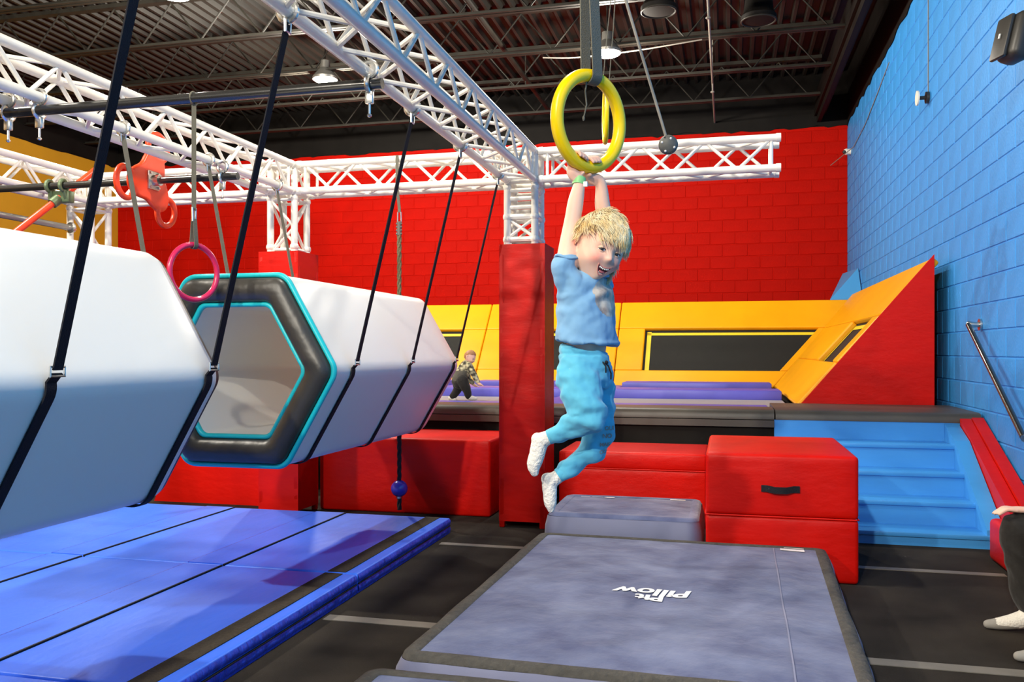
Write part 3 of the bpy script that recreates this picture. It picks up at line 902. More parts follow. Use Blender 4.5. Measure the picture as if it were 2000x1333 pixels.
# ------------------------------------------------------------------ navy pit mats
def pit_mat(label, x0, x1, y0, y1, zt, rot=0.0, amp=.010, seed=0.0, bind='rim'):
    cx, cy = (x0 + x1) / 2, (y0 + y1) / 2
    root = thing('crash_mat', label, 'mat', (cx, cy, 0), 'navy suede crash mats')
    cr, sr = math.cos(rot), math.sin(rot)
    hx_, hy_ = (x1 - x0) / 2, (y1 - y0) / 2
    def W(a, b, z): return (cx + a * cr - b * sr, cy + a * sr + b * cr, z)
    def top(a, b):
        e = min(hx_ - abs(a), hy_ - abs(b))
        k = min(1, max(0, e) / .25)
        n1 = noise.noise(Vector((a * 2.1 + seed, b * 2.1, seed))) * amp
        n2 = noise.noise(Vector((a * 7 + seed, b * 3.2, 3 + seed))) * amp * .55
        return zt + k * (.012 + n1 + n2)
    nx = max(12, int((x1 - x0) / .03)); ny = max(12, int((y1 - y0) / .03)); ins = .058
    vs = []; fs = []
    for j in range(ny + 1):
        for i in range(nx + 1):
            a = -hx_ + ins + (2 * hx_ - 2 * ins) * i / nx; b = -hy_ + ins + (2 * hy_ - 2 * ins) * j / ny
            vs.append(W(a, b, top(a, b)))
    for j in range(ny):
        for i in range(nx): fs.append((j * (nx + 1) + i, j * (nx + 1) + i + 1, (j + 1) * (nx + 1) + i + 1, (j + 1) * (nx + 1) + i))
    MB().add(vs, fs).build('top_cover', M['navy_suede'], root, smooth=180)
    # binding and sides follow a rounded rectangle
    def rr(ins, z, wob=0.0, rc=.07, zf=None):
        pts = []; per = 8; seg = 26
        A, B = hx_ - ins, hy_ - ins; rc = max(.012, rc - ins)
        cor = [(A - rc, -B + rc, -90), (A - rc, B - rc, 0), (-A + rc, B - rc, 90), (-A + rc, -B + rc, 180)]
        for q in range(4):
            ccx, ccy, a0 = cor[q]
            arc = [(ccx + rc * math.cos(math.radians(a0 + 90 * k / per)), ccy + rc * math.sin(math.radians(a0 + 90 * k / per))) for k in range(per + 1)]
            nxt = cor[(q + 1) % 4]; a1 = a0 + 90
            end = (nxt[0] + rc * math.cos(math.radians(a1)), nxt[1] + rc * math.sin(math.radians(a1)))
            pts += arc
            pts += [(arc[-1][0] + (end[0] - arc[-1][0]) * k / seg, arc[-1][1] + (end[1] - arc[-1][1]) * k / seg) for k in range(1, seg)]
        out = []
        for (a, b) in pts:
            w = wob * noise.noise(Vector((a * 4 + seed, b * 4, 9.0 + z * 2)))
            l = math.hypot(a, b)
            zz = (top(a, b) if zf is None else z) + (0 if zf is not None else z)
            out.append(W(a * (1 + w / l), b * (1 + w / l), zz))
        return out
    MB().loft([rr(.063, .001), rr(.056, .006, .004), rr(.034, .008, .006), rr(.012, .004, .008), rr(.004, -.012, .008)], caps=False).build('binding', M[bind], root, smooth=180)
    MB().loft([rr(.004, zt - .012, .008, zf=1), rr(-.012, zt * .75, .014, zf=1), rr(-.018, zt * .5, .016, zf=1), rr(-.010, zt * .2, .012, zf=1), rr(.01, 0.0, .005, zf=1)], caps=False).build('side', M['navy_side'], root, smooth=180)
    return root, top, W
pm, ptopf, pW = pit_mat('large navy crash mat with upside-down white lettering', -1.075, .485, 2.76, 4.86, .20, math.radians(-1.5), .012, 1.7)
pit_mat('navy crash mat cut off by the bottom edge of the photo', -1.17, .40, .55, 2.66, .20, math.radians(-1), .010, 5.2)

def flat_text(txt, size, loc, rotz, material, parent, name, zfun, shear=0.0, bold=.0, sx=1.0, align='CENTER', lift=.004):
    cu = bpy.data.curves.new('text', 'FONT'); cu.body = txt; cu.size = size; cu.shear = shear; cu.offset = bold; cu.align_x = align; cu.resolution_u = 6
    ob = bpy.data.objects.new('text', cu); COL.objects.link(ob)
    bpy.context.view_layer.update()
    me = bpy.data.meshes.new_from_object(ob.evaluated_get(bpy.context.evaluated_depsgraph_get()))
    bpy.data.objects.remove(ob); bpy.data.curves.remove(cu)
    c, s = math.cos(rotz), math.sin(rotz)
    og = origin_of(parent)
    bm = bmesh.new(); bm.from_mesh(me)
    bmesh.ops.triangulate(bm, faces=bm.faces[:])
    for _ in range(2):
        bmesh.ops.subdivide_edges(bm, edges=[e for e in bm.edges if e.calc_length() > .03], cuts=1)
        bmesh.ops.triangulate(bm, faces=bm.faces[:])
    for v in bm.verts:
        a, b = v.co.x * sx, v.co.y
        x, y = loc[0] + a * c - b * s, loc[1] + a * s + b * c
        v.co = Vector((x, y, zfun(x, y) + lift)) - og
    bm.to_mesh(me); bm.free()
    me.name = name; me.materials.clear(); me.materials.append(material)
    o = bpy.data.objects.new(name, me); COL.objects.link(o); o.parent = parent
    return o
_cx, _cy = (-1.075 + .485) / 2, (2.76 + 4.86) / 2
_r = math.radians(-1.5)
def matz(x, y):
    a, b = x - _cx, y - _cy
    return ptopf(a * math.cos(-_r) - b * math.sin(-_r), a * math.sin(-_r) + b * math.cos(-_r))
flat_text('Pillow', .125, (-.305, 3.79), math.pi + .06, M['white_print'], pm, 'lettering', matz, shear=.22, bold=.0045, sx=1.05)
flat_text('Pit', .095, (-.315, 3.70), math.pi + .06, M['white_print'], pm, 'lettering', matz, shear=.08, bold=.004, sx=1.15)
MB().add([pW(a, b, ptopf(a, b) + .004) for (a, b) in ((.54, .905), (.66, .905), (.66, .955), (.54, .955))] + [pW(a, b, ptopf(a, b) + .004) for (a, b) in ((.56, .975), (.66, .975), (.66, 1.0), (.56, 1.0))], [(0, 1, 2, 3), (4, 5, 6, 7)]).build('care_label', M['white_print'], pm, smooth=0)
sv = []; sf = []
for k in range(61):
    b_ = -.96 + 1.92 * k / 60
    for a_ in (.515, .521): sv.append(pW(a_ - .012 * math.sin(b_ * 1.2), b_, ptopf(a_, b_) + .0025))
for k in range(60): sf.append((2 * k, 2 * k + 1, 2 * k + 3, 2 * k + 2))
MB().add(sv, sf).build('seam_line', M['navy_side'], pm, smooth=180)
# smaller pit mat behind it
sm, stop, sW = pit_mat('small thick navy mat between the big navy mat and red bench', -1.03, -.15, 4.945, 5.65, .295, 0.0, .008, 8.8, 'navy_suede')
for (a0, a1, b0, b1) in ((-.33, -.27, .262, .272), (-.26, -.19, .262, .272)):
    MB().add([sW(a, b, stop(a, b) + .004) for (a, b) in ((a0, b0), (a1, b0), (a1, b1), (a0, b1))], [(0, 1, 2, 3)]).build('printed_line', M['white_print'], sm, smooth=0)
MB().add([sW(-.145 + .035 * math.cos(k * math.pi / 8), .266 + .014 * math.sin(k * math.pi / 8), stop(-.145 + .035 * math.cos(k * math.pi / 8), .266) + .004) for k in range(16)], [tuple(range(16))]).build('printed_oval', M['white_print'], sm, smooth=0)
MB().add([sW(a, b, stop(a, b) + .004) for (a, b) in ((.24, .255), (.335, .255), (.335, .285), (.24, .285))], [(0, 1, 2, 3)]).build('care_label', M['white_print'], sm, smooth=0)

# ------------------------------------------------------------------ platform, stairs
ZP = .78
pf = thing('trampoline_platform', 'raised black-skirted platform carrying the trampolines', 'platform', (-3, 9, 0))
YPF = 7.10
MB().box((-8.5, YPF + .03, 0), (XR - .005, YPF + .09, .70)).build('skirt', M['black_skirt'], pf, smooth=0)
MB().box((-8.5, YPF + .09, .60), (XR - .005, 13.3, .70)).build('deck', M['black_skirt'], pf, smooth=0)
def edge_pad(xa, xb, mname, lab, z1=ZP, yd=.85):
    prof = [(YPF + yd, ZP - .06), (YPF + yd, z1 - .006), (YPF + yd - .02, z1), (YPF + .06, z1), (YPF + .02, z1 - .010), (YPF, z1 - .035), (YPF, ZP - .075), (YPF + .03, ZP - .08)]
    t = thing('edge_mat', lab, 'mat', ((xa + xb) / 2, YPF + .2, .701), 'dark rounded mats along the platform edge')
    MB().prism([(xa, a, max(.701, b)) for a, b in prof], (xb - xa, 0, 0)).build('cover', M[mname], t, smooth=60)
for (a, b, lb) in ((-8.5, -5.62, 'hidden far left'), (-5.61, -3.59, 'behind the nearest tube'), (-3.58, -1.56, 'below the far boy'), (-1.55, .36, 'behind the child\'s legs')): edge_pad(a, b, 'black_vinyl', 'dark rounded edge mat of the platform, ' + lb, yd=.45)
edge_pad(.37, XR - .03, 'black_vinyl', 'wide dark landing mat at the top of the blue stairs', yd=1.0)
MB().prism([(-8.5, YPF - .006, .699), (-8.5, YPF - .006, ZP - .135), (-8.5, YPF + .029, ZP - .14), (-8.5, YPF + .029, .699)], (8.86, 0, 0)).build('valance', M['black_vinyl'], pf, smooth=0)

stp = [(.086, 5.98), (.240, 6.25), (.398, 6.53), (.566, 6.80)]
st = thing('staircase', 'blue painted wooden stairs up to the platform by the blue wall', 'stairs', (1.1, 6.5, 0))
XS0, XS1 = .36, 1.585
for i, (z, y) in enumerate(stp):
    zb = stp[i - 1][0] if i else 0
    yb = stp[i + 1][1] if i < 3 else YPF
    MB().box((XS0, y, z - .03), (XS1 + .08, yb + .02, z), .006).build('tread', M['blue_stair'], st)
    MB().box((XS0, y + .012, zb), (XS1, y + .03, z - .03)).build('riser', M['blue_stair'], st, smooth=0)
MB().box((XS0, YPF + .005, .566), (XS1 + .12, YPF + .028, ZP - .075)).build('riser', M['blue_stair'], st, smooth=0)
MB().prism([(XS1, 5.99, 0), (XS1, 7.11, 0), (XS1, 7.11, .70), (XS1, 6.80, .60), (XS1, 5.99, .12)], (.10, 0, 0)).build('stringer', M['blue_stair'], st, smooth=0)
MB().prism([(XS0 - .04, 5.99, 0), (XS0 - .04, 7.09, 0), (XS0 - .04, 7.09, .56), (XS0 - .04, 5.99, .09)], (.04, 0, 0)).build('stringer', M['blue_stair'], st, smooth=0)
sg = thing('stair_pad', 'narrow red padded strip running down between stairs and blue wall', 'pad', (1.75, 6.4, 0))
for (xa, xb, dz) in ((1.69, 1.765, .0), (1.77, 1.85, .03)):
    ya, yb_ = (5.72, 7.09)
    MB().prism([(xa, ya, .02 + dz), (xa, ya, .16 + dz), (xa, yb_, .74 + dz * .3), (xa, yb_, .50)], (xb - xa, 0, 0)).build('strip', M['red_vinyl'], sg, smooth=0)

# handrail
hr = thing('handrail', 'black pipe handrail slanting down on the blue wall', 'handrail', (1.80, 6.6, .7))
a, b = Vector((1.775, 7.20, 1.445)), Vector((1.775, 5.95, .715))
MB().tube(a, b, .019, 16).build('rail', M['black_pipe'], hr)
for p in (a, b):
    e = MB().path([p + (b - a).normalized() * (-.02 if p is a else .02), p + Vector((.02, 0, 0)), p + Vector((.06, 0, 0)), p + Vector((.078, 0, 0))], [.024, .024, .02, .02], 12)
    e.tube(p + Vector((.072, 0, 0)), p + Vector((.086, 0, 0)), .045, 18)
    e.build('bracket', M['steel'], hr)

# ------------------------------------------------------------------ trampolines on the platform
def panel_quads(root, O, U, V, N, quads, th, mname, name):
    """quads in (u,v) coordinates on the plane O + uU + vV, thickness th along -N"""
    for q in quads:
        poly = [O + U * u + V * v for (u, v) in q]
        o = MB().prism(poly, -N * th).build(name, M[mname], root, smooth=0)
        bv = o.modifiers.new('bevel', 'BEVEL'); bv.width = .018; bv.segments = 2
YB0, YB1, ZB0, ZB1 = 12.03, 13.1, ZP - .02, 1.98
XR0, XR1, ZR1 = .60, 1.735, 2.06
V = Vector((0, YB1 - YB0, ZB1 - ZB0)); U = Vector((1, 0, 0)); N = Vector((0, -(ZB1 - ZB0), YB1 - YB0)).normalized()
mods = [(-7.62, -5.61), (-5.60, -3.58), (-3.57, -1.55), (-1.54, .60)]
names = ['yellow angled trampoline wall section hidden farthest left', 'yellow angled trampoline wall section behind the second tube', 'yellow angled trampoline wall section behind the red column', 'yellow angled trampoline wall section with long black bed, right of the child']
for (xa, xb), lb in zip(mods, names):
    root = thing('angled_trampoline', lb, 'trampoline', (xa, YB0, ZB0), 'yellow angled trampoline walls')
    O = Vector((0, YB0, ZB0)); last = xb > 0
    k = (XR1 - XR0) if last else 0.0
    wa, wb = xa + .38, xb - (.36 if not last else .12)
    s0, s1 = .18, .67
    e = lambda s: xb + k * s
    panel_quads(root, O, U, V, N, [[(xa, s1), (e(s1), s1), (e(1), 1), (xa, 1)]], .07, 'yellow_vinyl', 'top_pad')
    panel_quads(root, O, U, V, N, [[(xa, 0), (e(0), 0), (e(s0), s0), (xa, s0)]], .07, 'yellow_vinyl', 'bottom_pad')
    panel_quads(root, O, U, V, N, [[(xa, s0), (wa, s0), (wa, s1), (xa, s1)]], .07, 'yellow_vinyl', 'side_pad')
    panel_quads(root, O, U, V, N, [[(wb + (k * s0 if last else 0), s0), (e(s0), s0), (e(s1), s1), (wb + (k * s1 if last else 0), s1)]], .07, 'yellow_vinyl', 'side_pad')
    B = O - N * .06
    MB().add([B + U * u + V * v for (u, v) in ((wa - .1, s0 - .05), (wb + .1 + k * s0, s0 - .05), (wb + .1 + k * s1, s1 + .05), (wa - .1, s1 + .05))], [(0, 1, 2, 3)]).build('bed', M['tramp_bed'], root, smooth=0)
    B2 = B + N * .006
    MB().add([B2 + U * u + V * v for (u, v) in ((wa + .03, s0), (wa + .09, s0), (wa + .09, s1 - .02), (wa + .03, s1 - .02), (wa + .03, s1 - .06), (wb - .03 + k * s1, s1 - .06), (wb - .03 + k * s1, s1 - .03), (wa + .03, s1 - .03))], [(0, 1, 2, 3), (4, 5, 6, 7)]).build('bed_trim', M['yellow_trim'], root, smooth=0)
# right hand angled wall
root = thing('angled_trampoline', 'yellow angled trampoline wall with red triangular end by the blue wall', 'trampoline', (XR0, 8.16, ZB0), 'yellow angled trampoline walls')
O = Vector((XR0, 0, ZB0)); U = Vector((0, 1, 0)); V = Vector((XR1 - XR0, 0, ZR1 - ZB0)); N = Vector((-(ZR1 - ZB0), 0, XR1 - XR0)).normalized()
YE = 8.16; f = lambda s: YB0 + (YB1 - YB0) * s
s0, s1 = .30, .62
ys = [(8.50, 9.85)]
panel_quads(root, O, U, V, N, [[(YE, 0), (f(0), 0), (f(s0), s0), (YE, s0)]], .07, 'yellow_vinyl', 'bottom_pad')
panel_quads(root, O, U, V, N, [[(YE, s1), (f(s1), s1), (f(1), 1), (YE, 1)]], .07, 'yellow_vinyl', 'top_pad')
panel_quads(root, O, U, V, N, [[(YE, s0), (ys[0][0], s0), (ys[0][0], s1), (YE, s1)], [(ys[0][1], s0), (f(s0), s0), (f(s1), s1), (ys[0][1], s1)]], .07, 'yellow_vinyl', 'side_pad')
B = O - N * .06
for (ya, yb_) in ys:
    MB().add([B + U * u + V * v for (u, v) in ((ya - .1, s0 - .05), (yb_ + .1, s0 - .05), (yb_ + .1, s1 + .05), (ya - .1, s1 + .05))], [(0, 1, 2, 3)]).build('bed', M['tramp_bed'], root, smooth=0)
    B2 = B + N * .006
    MB().add([B2 + U * u + V * v for (u, v) in ((yb_ - .12, s0 + .02), (yb_ - .06, s0 + .02), (yb_ - .06, s1 - .02), (yb_ - .12, s1 - .02), (ya + .05, s1 - .05), (yb_ - .06, s1 - .05), (yb_ - .06, s1 - .02), (ya + .05, s1 - .02))], [(0, 1, 2, 3), (4, 5, 6, 7)]).build('bed_trim', M['yellow_trim'], root, smooth=0)
MB().prism([(XR0 + .03, 8.15, ZB0), (XR1, 8.15, ZB0), (XR1, 8.15, ZR1 + .02)], (0, -.03, 0)).build('end_panel', M['red_vinyl'], root, smooth=0)
MB().prism([(XR0 + .06, 8.16, ZB0), (XR1, 8.16, ZB0), (XR1, 8.16, ZR1 - .12)], (0, .03, 0)).build('end_frame', M['black_plastic'], root, smooth=0)
# blue corner filler above the yellow corner
cf = thing('corner_pad', 'blue triangular pad in the corner above the yellow walls', 'pad', (XR1, 13.1, 1.9))
MB().prism([(1.45, 13.25, 1.96), (XR - .02, 13.0, 1.96), (XR - .02, 13.4, 2.42), (1.75, 14.3, 2.42)], (0, .05, .03)).build('pad', M['blue_board'], cf, smooth=0)

# bed level pads
def tramp_pad(lo, hi, label):
    root = thing('frame_pad', label, 'pad', ((lo[0] + hi[0]) / 2, (lo[1] + hi[1]) / 2, lo[2]), 'violet blue pads between the trampoline beds')
    MB().box(lo, hi, .015, 2).build('cover', M['purple_pad'], root)
    return root
zt = ZP - .02
rows = [(7.58, 8.1, zt - .02, 'nearest the platform edge'), (9.35, 9.95, zt + .05, 'in the middle of the platform'), (11.45, 12.0, zt + .05, 'by the yellow wall')]
cols = [(-5.35, -3.75, 'left of the far boy'), (-3.40, -1.75, 'behind the red column'), (-1.35, .55, 'below the long black bed')]
for (ya, yb_, z, l1) in rows:
    for (xa, xb, l2) in cols:
        tramp_pad((xa, ya, .702), (min(xb, .35) if ya < 8 else xb, yb_, z + .02), f'violet blue trampoline pad {l1}, {l2}')
for x, l2 in ((-3.575, 'left of the red column'), (-1.55, 'behind the child\'s legs')):
    tramp_pad((x - .17, 7.58, .702), (x + .17, 11.98, zt + .01), f'long violet pad running back to the yellow wall, {l2}')
for (xa, xb, l2) in cols:
    for (ya, yb_, l1) in ((8.12, 9.33, 'front'), (9.97, 11.43, 'rear')):
        o = thing('trampoline_bed', f'pale flat trampoline bed, {l1} row, {l2}', 'trampoline', ((xa + xb) / 2, (ya + yb_) / 2, .702))
        MB().box((xa, ya, .702), (xb, yb_, ZP - .045)).build('bed', M['bed_grey'] if l1 == 'front' else M['tramp_bed'], o, smooth=0)

# ------------------------------------------------------------------ small things on the blue wall
sp = thing('wall_speaker', 'black loudspeaker on the blue wall at the right edge', 'speaker', (1.72, 6.0, 3.1))
rotS = Matrix.Rotation(math.radians(20), 3, 'Z') @ Matrix.Rotation(math.radians(14), 3, 'Y')
MB().box((1.645, 5.735, 3.0), (1.775, 5.925, 3.29), .04, 3, rotS).build('cabinet', M['black_plastic'], sp)
MB().box((1.612, 5.765, 3.02), (1.642, 5.905, 3.29), .014, 2, rotS).build('grille', M['black_plastic'], sp)
MB().tube((1.74, 5.83, 3.15), (1.862, 5.83, 3.15), .02, 10).tube((1.85, 5.83, 3.15), (1.862, 5.83, 3.15), .05, 16).build('bracket', M['black_plastic'], sp)
MB().box((1.603, 5.812, 3.145), (1.609, 5.824, 3.175), 0, 2, rotS).build('badge', M['white_plastic'], sp)
ds = thing('wall_sensor', 'round white disc on a stalk high on the blue wall', 'sensor', (1.8, 8.95, 3.66))
MB().tube((1.755, 8.95, 3.66), (1.77, 8.95, 3.66), .07, 24).build('disc', M['white_plastic'], ds)
MB().tube((1.77, 8.95, 3.66), (1.862, 8.95, 3.66), .018, 10).tube((1.835, 8.95, 3.66), (1.862, 8.95, 3.66), .055, 20).build('base', M['black_plastic'], ds)
MB().tube((1.858, 8.95, 3.70), (1.858, 8.95, 4.85), .005, 6).build('wire', M['cable'], ds)
cm = thing('security_camera', 'small white dome camera in the corner of blue and red walls', 'camera', (1.8, 14.3, 4.3))
MB().tube((1.80, 14.3, 4.34), (1.862, 14.3, 4.34), .045, 14).ell((1.80, 14.3, 4.34), (.05, .05, .05), 14, 8).build('housing', M['white_plastic'], cm)
MB().ell((1.765, 14.27, 4.33), .03, 12, 8).build('lens', M['black_plastic'], cm)
wi = thing('loose_wire', 'thin pale wire drooping across the blue and red corner', 'wire', (1.84, 12, 4.5))
MB().path([(1.86, 11.0, 4.66), (1.855, 11.8, 4.52), (1.855, 12.8, 4.38), (1.85, 13.9, 4.32), (1.6, 14.6, 4.20)], .006, 6).build('wire', M['cable'], wi)

# loose cables and a dark fan drum up in the roof
for (pts, lb) in (([(-4.6, 8.2, 5.05), (-4.3, 8.3, 4.93), (-3.9, 8.3, 4.92), (-3.5, 8.2, 5.05)], 'drooping pale cable right of the bright lamp at the top'), ([(-7.2, 7.2, 5.08), (-6.7, 7.4, 4.98), (-6.2, 7.5, 5.0), (-5.7, 7.8, 5.1)], 'drooping pale cable left of the bright lamp at the top'), ([(-2.3, 10.9, 5.02), (-1.9, 10.9, 4.98), (-1.1, 10.85, 4.99), (-.3, 10.9, 5.08)], 'pale cable swagged beside the lamp behind the yellow ring')):
    c_ = thing('ceiling_cable', lb, 'cable', pts[0])
    P_ = []
    for i in range(len(pts) - 1):
        for k in range(5):
            t_ = k / 5; P_.append(Vector(pts[i]).lerp(Vector(pts[i + 1]), t_))
    P_.append(Vector(pts[-1]))
    for _ in range(3): P_ = [P_[0]] + [(P_[i - 1] + P_[i] * 2 + P_[i + 1]) / 4 for i in range(1, len(P_) - 1)] + [P_[-1]]
    MB().path(P_, .009, 6).build('cable', M['cable'], c_)
for (x_, y_, lb) in ((-.74, 9.75, 'dark round ceiling fan drum right of the ring cord'), (.35, 10.3, 'dark round ceiling fan drum near the blue wall')):
    d_ = thing('ceiling_fan_drum', lb, 'fan', (x_, y_, 5.0))
    rr_ = [[(x_ + r_ * math.cos(a * math.pi / 12), y_ + r_ * math.sin(a * math.pi / 12), z_) for a in range(24)] for r_, z_ in ((.10, 5.02), (.19, 5.03), (.20, 5.08), (.17, 5.12), (.14, 5.35))]
    MB().loft(rr_).build('drum', M['black_paint'], d_)
    MB().torus((x_, y_, 5.03), (1, 0, 0), (0, 1, 0), .19, .012, 28, 8).build('rim', M['steel_dark'], d_)
    MB().tube((x_, y_, 5.35), (x_, y_, ZD - .02), .012, 8).build('rod', M['steel_dark'], d_)
# ------------------------------------------------------------------ figures
M['skin'] = mat('skin', (0.86, 0.54, 0.40), 0.5, spec=0.35, var=0.04, vscale=14)
M['skin'].node_tree.nodes['Principled BSDF'].inputs['Subsurface Weight'].default_value = 0.15
M['skin'].node_tree.nodes['Principled BSDF'].inputs['Subsurface Radius'].default_value = (0.012, 0.005, 0.003)
def _flush(m):
    nt = m.node_tree; b = nt.nodes['Principled BSDF']; src = b.inputs['Base Color'].links[0].from_socket
    at = nt.nodes.new('ShaderNodeAttribute'); at.attribute_name = 'flush'
    mx = nt.nodes.new('ShaderNodeMix'); mx.data_type = 'RGBA'
    mx.inputs['B'].default_value = (0.76, 0.24, 0.19, 1)
    nt.links.new(at.outputs['Fac'], mx.inputs['Factor']); nt.links.new(src, mx.inputs['A']); nt.links.new(mx.outputs['Result'], b.inputs['Base Color'])
_flush(M['skin'])
M['ear_shade_tone'] = mat('ear_shade_skin', (0.60, 0.22, 0.14), 0.5, spec=0.35)  # skin tone darkened to paint the shade inside the ears
M['lip'] = mat('lip', (0.66, 0.25, 0.22), 0.4, spec=0.5)
M['mouth'] = mat('mouth_inside', (0.10, 0.012, 0.014), 0.5)
M['tongue'] = mat('tongue', (0.50, 0.13, 0.13), 0.4)
M['tooth'] = mat('teeth', (0.85, 0.80, 0.70), 0.3)
M['eye_white'] = mat('eye_white', (0.80, 0.78, 0.76), 0.25)
M['iris'] = mat('dark_iris', (0.022, 0.020, 0.022), 0.2)
M['pupil'] = mat('pupil', (0.005, 0.005, 0.005), 0.15)
M['lash'] = mat('lash', (0.10, 0.055, 0.03), 0.7)
M['blond'] = mat('blond_hair', (0.93, 0.66, 0.28), 0.38, spec=0.5, var=0.3, vscale=30, col2=(1.0, 0.90, 0.64))
M['blond_dark'] = mat('blond_hair_roots', (0.72, 0.46, 0.17), 0.55)
M['brown_hair'] = mat('light_brown_hair', (0.36, 0.17, 0.07), 0.55)
M['tee'] = mat('light_blue_jersey', (0.18, 0.36, 0.56), 0.8, spec=0.2, sheen=0.15, var=0.06, vscale=6, bump=0.2, bscale=12)
M['tee_print'] = mat('faded_print', (0.24, 0.20, 0.19), 0.8, spec=0.2, var=0.5, vscale=34, col2=(0.58, 0.54, 0.48), detail=4)
M['pants'] = mat('aqua_sweat_fabric', (0.10, 0.43, 0.60), 0.8, spec=0.2, sheen=0.2, var=0.05, vscale=6, bump=0.25, bscale=14)
M['sock'] = mat('white_sock_knit', (0.78, 0.74, 0.66), 0.85, spec=0.2, bump=0.4, bscale=120)
M['sock_grey'] = mat('grey_sock_knit', (0.30, 0.28, 0.25), 0.85, spec=0.2)
M['black_cloth'] = mat('black_cloth', (0.022, 0.020, 0.018), 0.85, spec=0.2, sheen=0.1, bump=0.3, bscale=14)
M['dark_cloth'] = mat('olive_grey_cloth', (0.10, 0.095, 0.075), 0.85, spec=0.2)
M['spot_cloth'] = mat('dark_cloth_pale_spots', (0.05, 0.045, 0.035), 0.85, spec=0.2, var=0.6, vscale=34, col2=(0.62, 0.58, 0.36), detail=0.0)
M['green_band'] = mat('green_wristband', (0.25, 0.62, 0.22), 0.5)
M['letter_grey'] = mat('grey_lettering', (0.26, 0.25, 0.23), 0.8)

def catmull(P, k=6):
    out = []
    n = len(P)
    for i in range(n - 1):
        p0, p1, p2, p3 = P[max(i - 1, 0)], P[i], P[i + 1], P[min(i + 2, n - 1)]
        for j in range(k):
            t = j / k
            out.append(0.5 * ((2 * p1) + (p2 - p0) * t + (2 * p0 - 5 * p1 + 4 * p2 - p3) * t * t + (3 * p1 - p0 - 3 * p2 + p3) * t ** 3))
    out.append(P[-1])
    return out

def limb(mb, joints, n=18, k=6, flat=None):
    """tapered rounded limb through joints [(point, radius)]; flat=(axis, factor) squashes the section"""
    P = [np.array([*j[0], j[1]], float) for j in joints]
    S = catmull(P, k)
    pts = [Vector(s[:3]) for s in S]; rad = [max(.001, s[3]) for s in S]
    # hemispherical ends
    def ends(p, q, r):
        d = (p - q).normalized()
        return [(p + d * r * math.sin(a), r * math.cos(a)) for a in (math.radians(30), math.radians(58), math.radians(80))]
    a = ends(pts[0], pts[1], rad[0]); b = ends(pts[-1], pts[-2], rad[-1])
    pts2 = [x[0] for x in a[::-1]] + pts + [x[0] for x in b]; rad2 = [x[1] for x in a[::-1]] + rad + [x[1] for x in b]
    before = len(mb.v)
    mb.path(pts2, rad2, n)
    if flat is not None:
        ax, f = Vector(flat[0]).normalized(), flat[1]
        # squash each ring about its own centre
        for i in range(len(pts2)):
            for j in range(n):
                q = before + i * n + j
                v = Vector(mb.v[q]) - pts2[i]
                v = v - ax * v.dot(ax) * (1 - f)
                mb.v[q] = tuple(pts2[i] + v)
    return mb

# ---- head: surface function in the head frame (x his right, y forward, z up), size 1 = this child
def head_r(d):
    """d unit vector in the head frame -> surface point"""
    x, y, z = d
    p = Vector((x * .0735, y * .083, z * .098))
    if z < 0:
        t = min(1, -z)
        p.x *= 1 - .27 * t ** 2.0
        p.y *= (1 - .06 * t) if y > 0 else (1 - .36 * t)
        if y > 0: p.y += .012 * t * max(0, y)
    else:
        p.y *= 1 + .03 * z if y < 0 else 1 - .04 * z
        p.x *= 1 + .05 * z
    def g(cx, cz, sx, sz, amp):
        nonlocal p
        if y > 0:
            k = math.exp(-((p.x - cx) / sx) ** 2 - ((p.z - cz) / sz) ** 2)
            p = p + Vector((d[0] * .4, d[1], d[2] * .3)).normalized() * (amp * k)
    for s in (-1, 1):
        g(s * .026, -.012, .015, .010, -.0085)
        g(s * .038, -.042, .020, .018, .0095)
        g(s * .024, .012, .018, .009, .0030)
        g(s * .008, -.037, .006, .006, .0045)
    g(0, -.012, .0075, .018, .0035)
    g(0, -.034, .0085, .010, .0125)
    g(0, -.092, .016, .012, .006)
    return p
def head_point(x, z, off=0.0):
    """front surface point at head-frame x, z"""
    lo, hi = 0.05, 1.0
    best = None
    # march directions until the projected x,z agree
    dx, dz = x / .07, z / .098
    for _ in range(12):
        dy = math.sqrt(max(.02, 1 - dx * dx - dz * dz))
        d = Vector((dx, dy, dz)).normalized(); p = head_r(d)
        dx += (x - p.x) / .07 * .7; dz += (z - p.z) / .098 * .7
    return p + d * off

def add_head(mb, C, R, scale=1.0, n=84, m=60):
    vs = []; fs = []
    for i in range(1, m):
        a = math.pi * i / m
        for k in range(n):
            b = 2 * math.pi * k / n
            p = head_r(Vector((math.sin(a) * math.cos(b), math.sin(a) * math.sin(b), math.cos(a))))
            vs.append(C + R @ (p * scale))
    T = len(vs); vs.append(C + R @ (head_r(Vector((0, 0, 1))) * scale)); vs.append(C + R @ (head_r(Vector((0, 0, -1))) * scale))
    for i in range(m - 2):
        for k in range(n):
            l = (k + 1) % n; fs.append((i * n + k, (i + 1) * n + k, (i + 1) * n + l, i * n + l))
    for k in range(n):
        l = (k + 1) % n
        fs.append((T, k, l)); fs.append((T + 1, (m - 2) * n + l, (m - 2) * n + k))
    mb.add(vs, fs)
    for s in (-1, 1):   # ears
        e = lambda q: C + R @ (Vector((s * q[0], q[1], q[2])) * scale)
        pts = [(.066, .006, -.034), (.074, -.002, -.031), (.083, -.010, -.016), (.088, -.012, .003), (.086, -.005, .015), (.075, .006, .013)]
        limb(mb, [(e(q), r * scale) for q, r in zip(pts, (.005, .006, .006, .0055, .0055, .005))], 10, 4)
        limb(mb, [(e(q), .0045 * scale) for q in ((.062, -.004, -.02), (.072, -.012, -.006), (.066, -.008, .008))], 10, 4)
    return mb

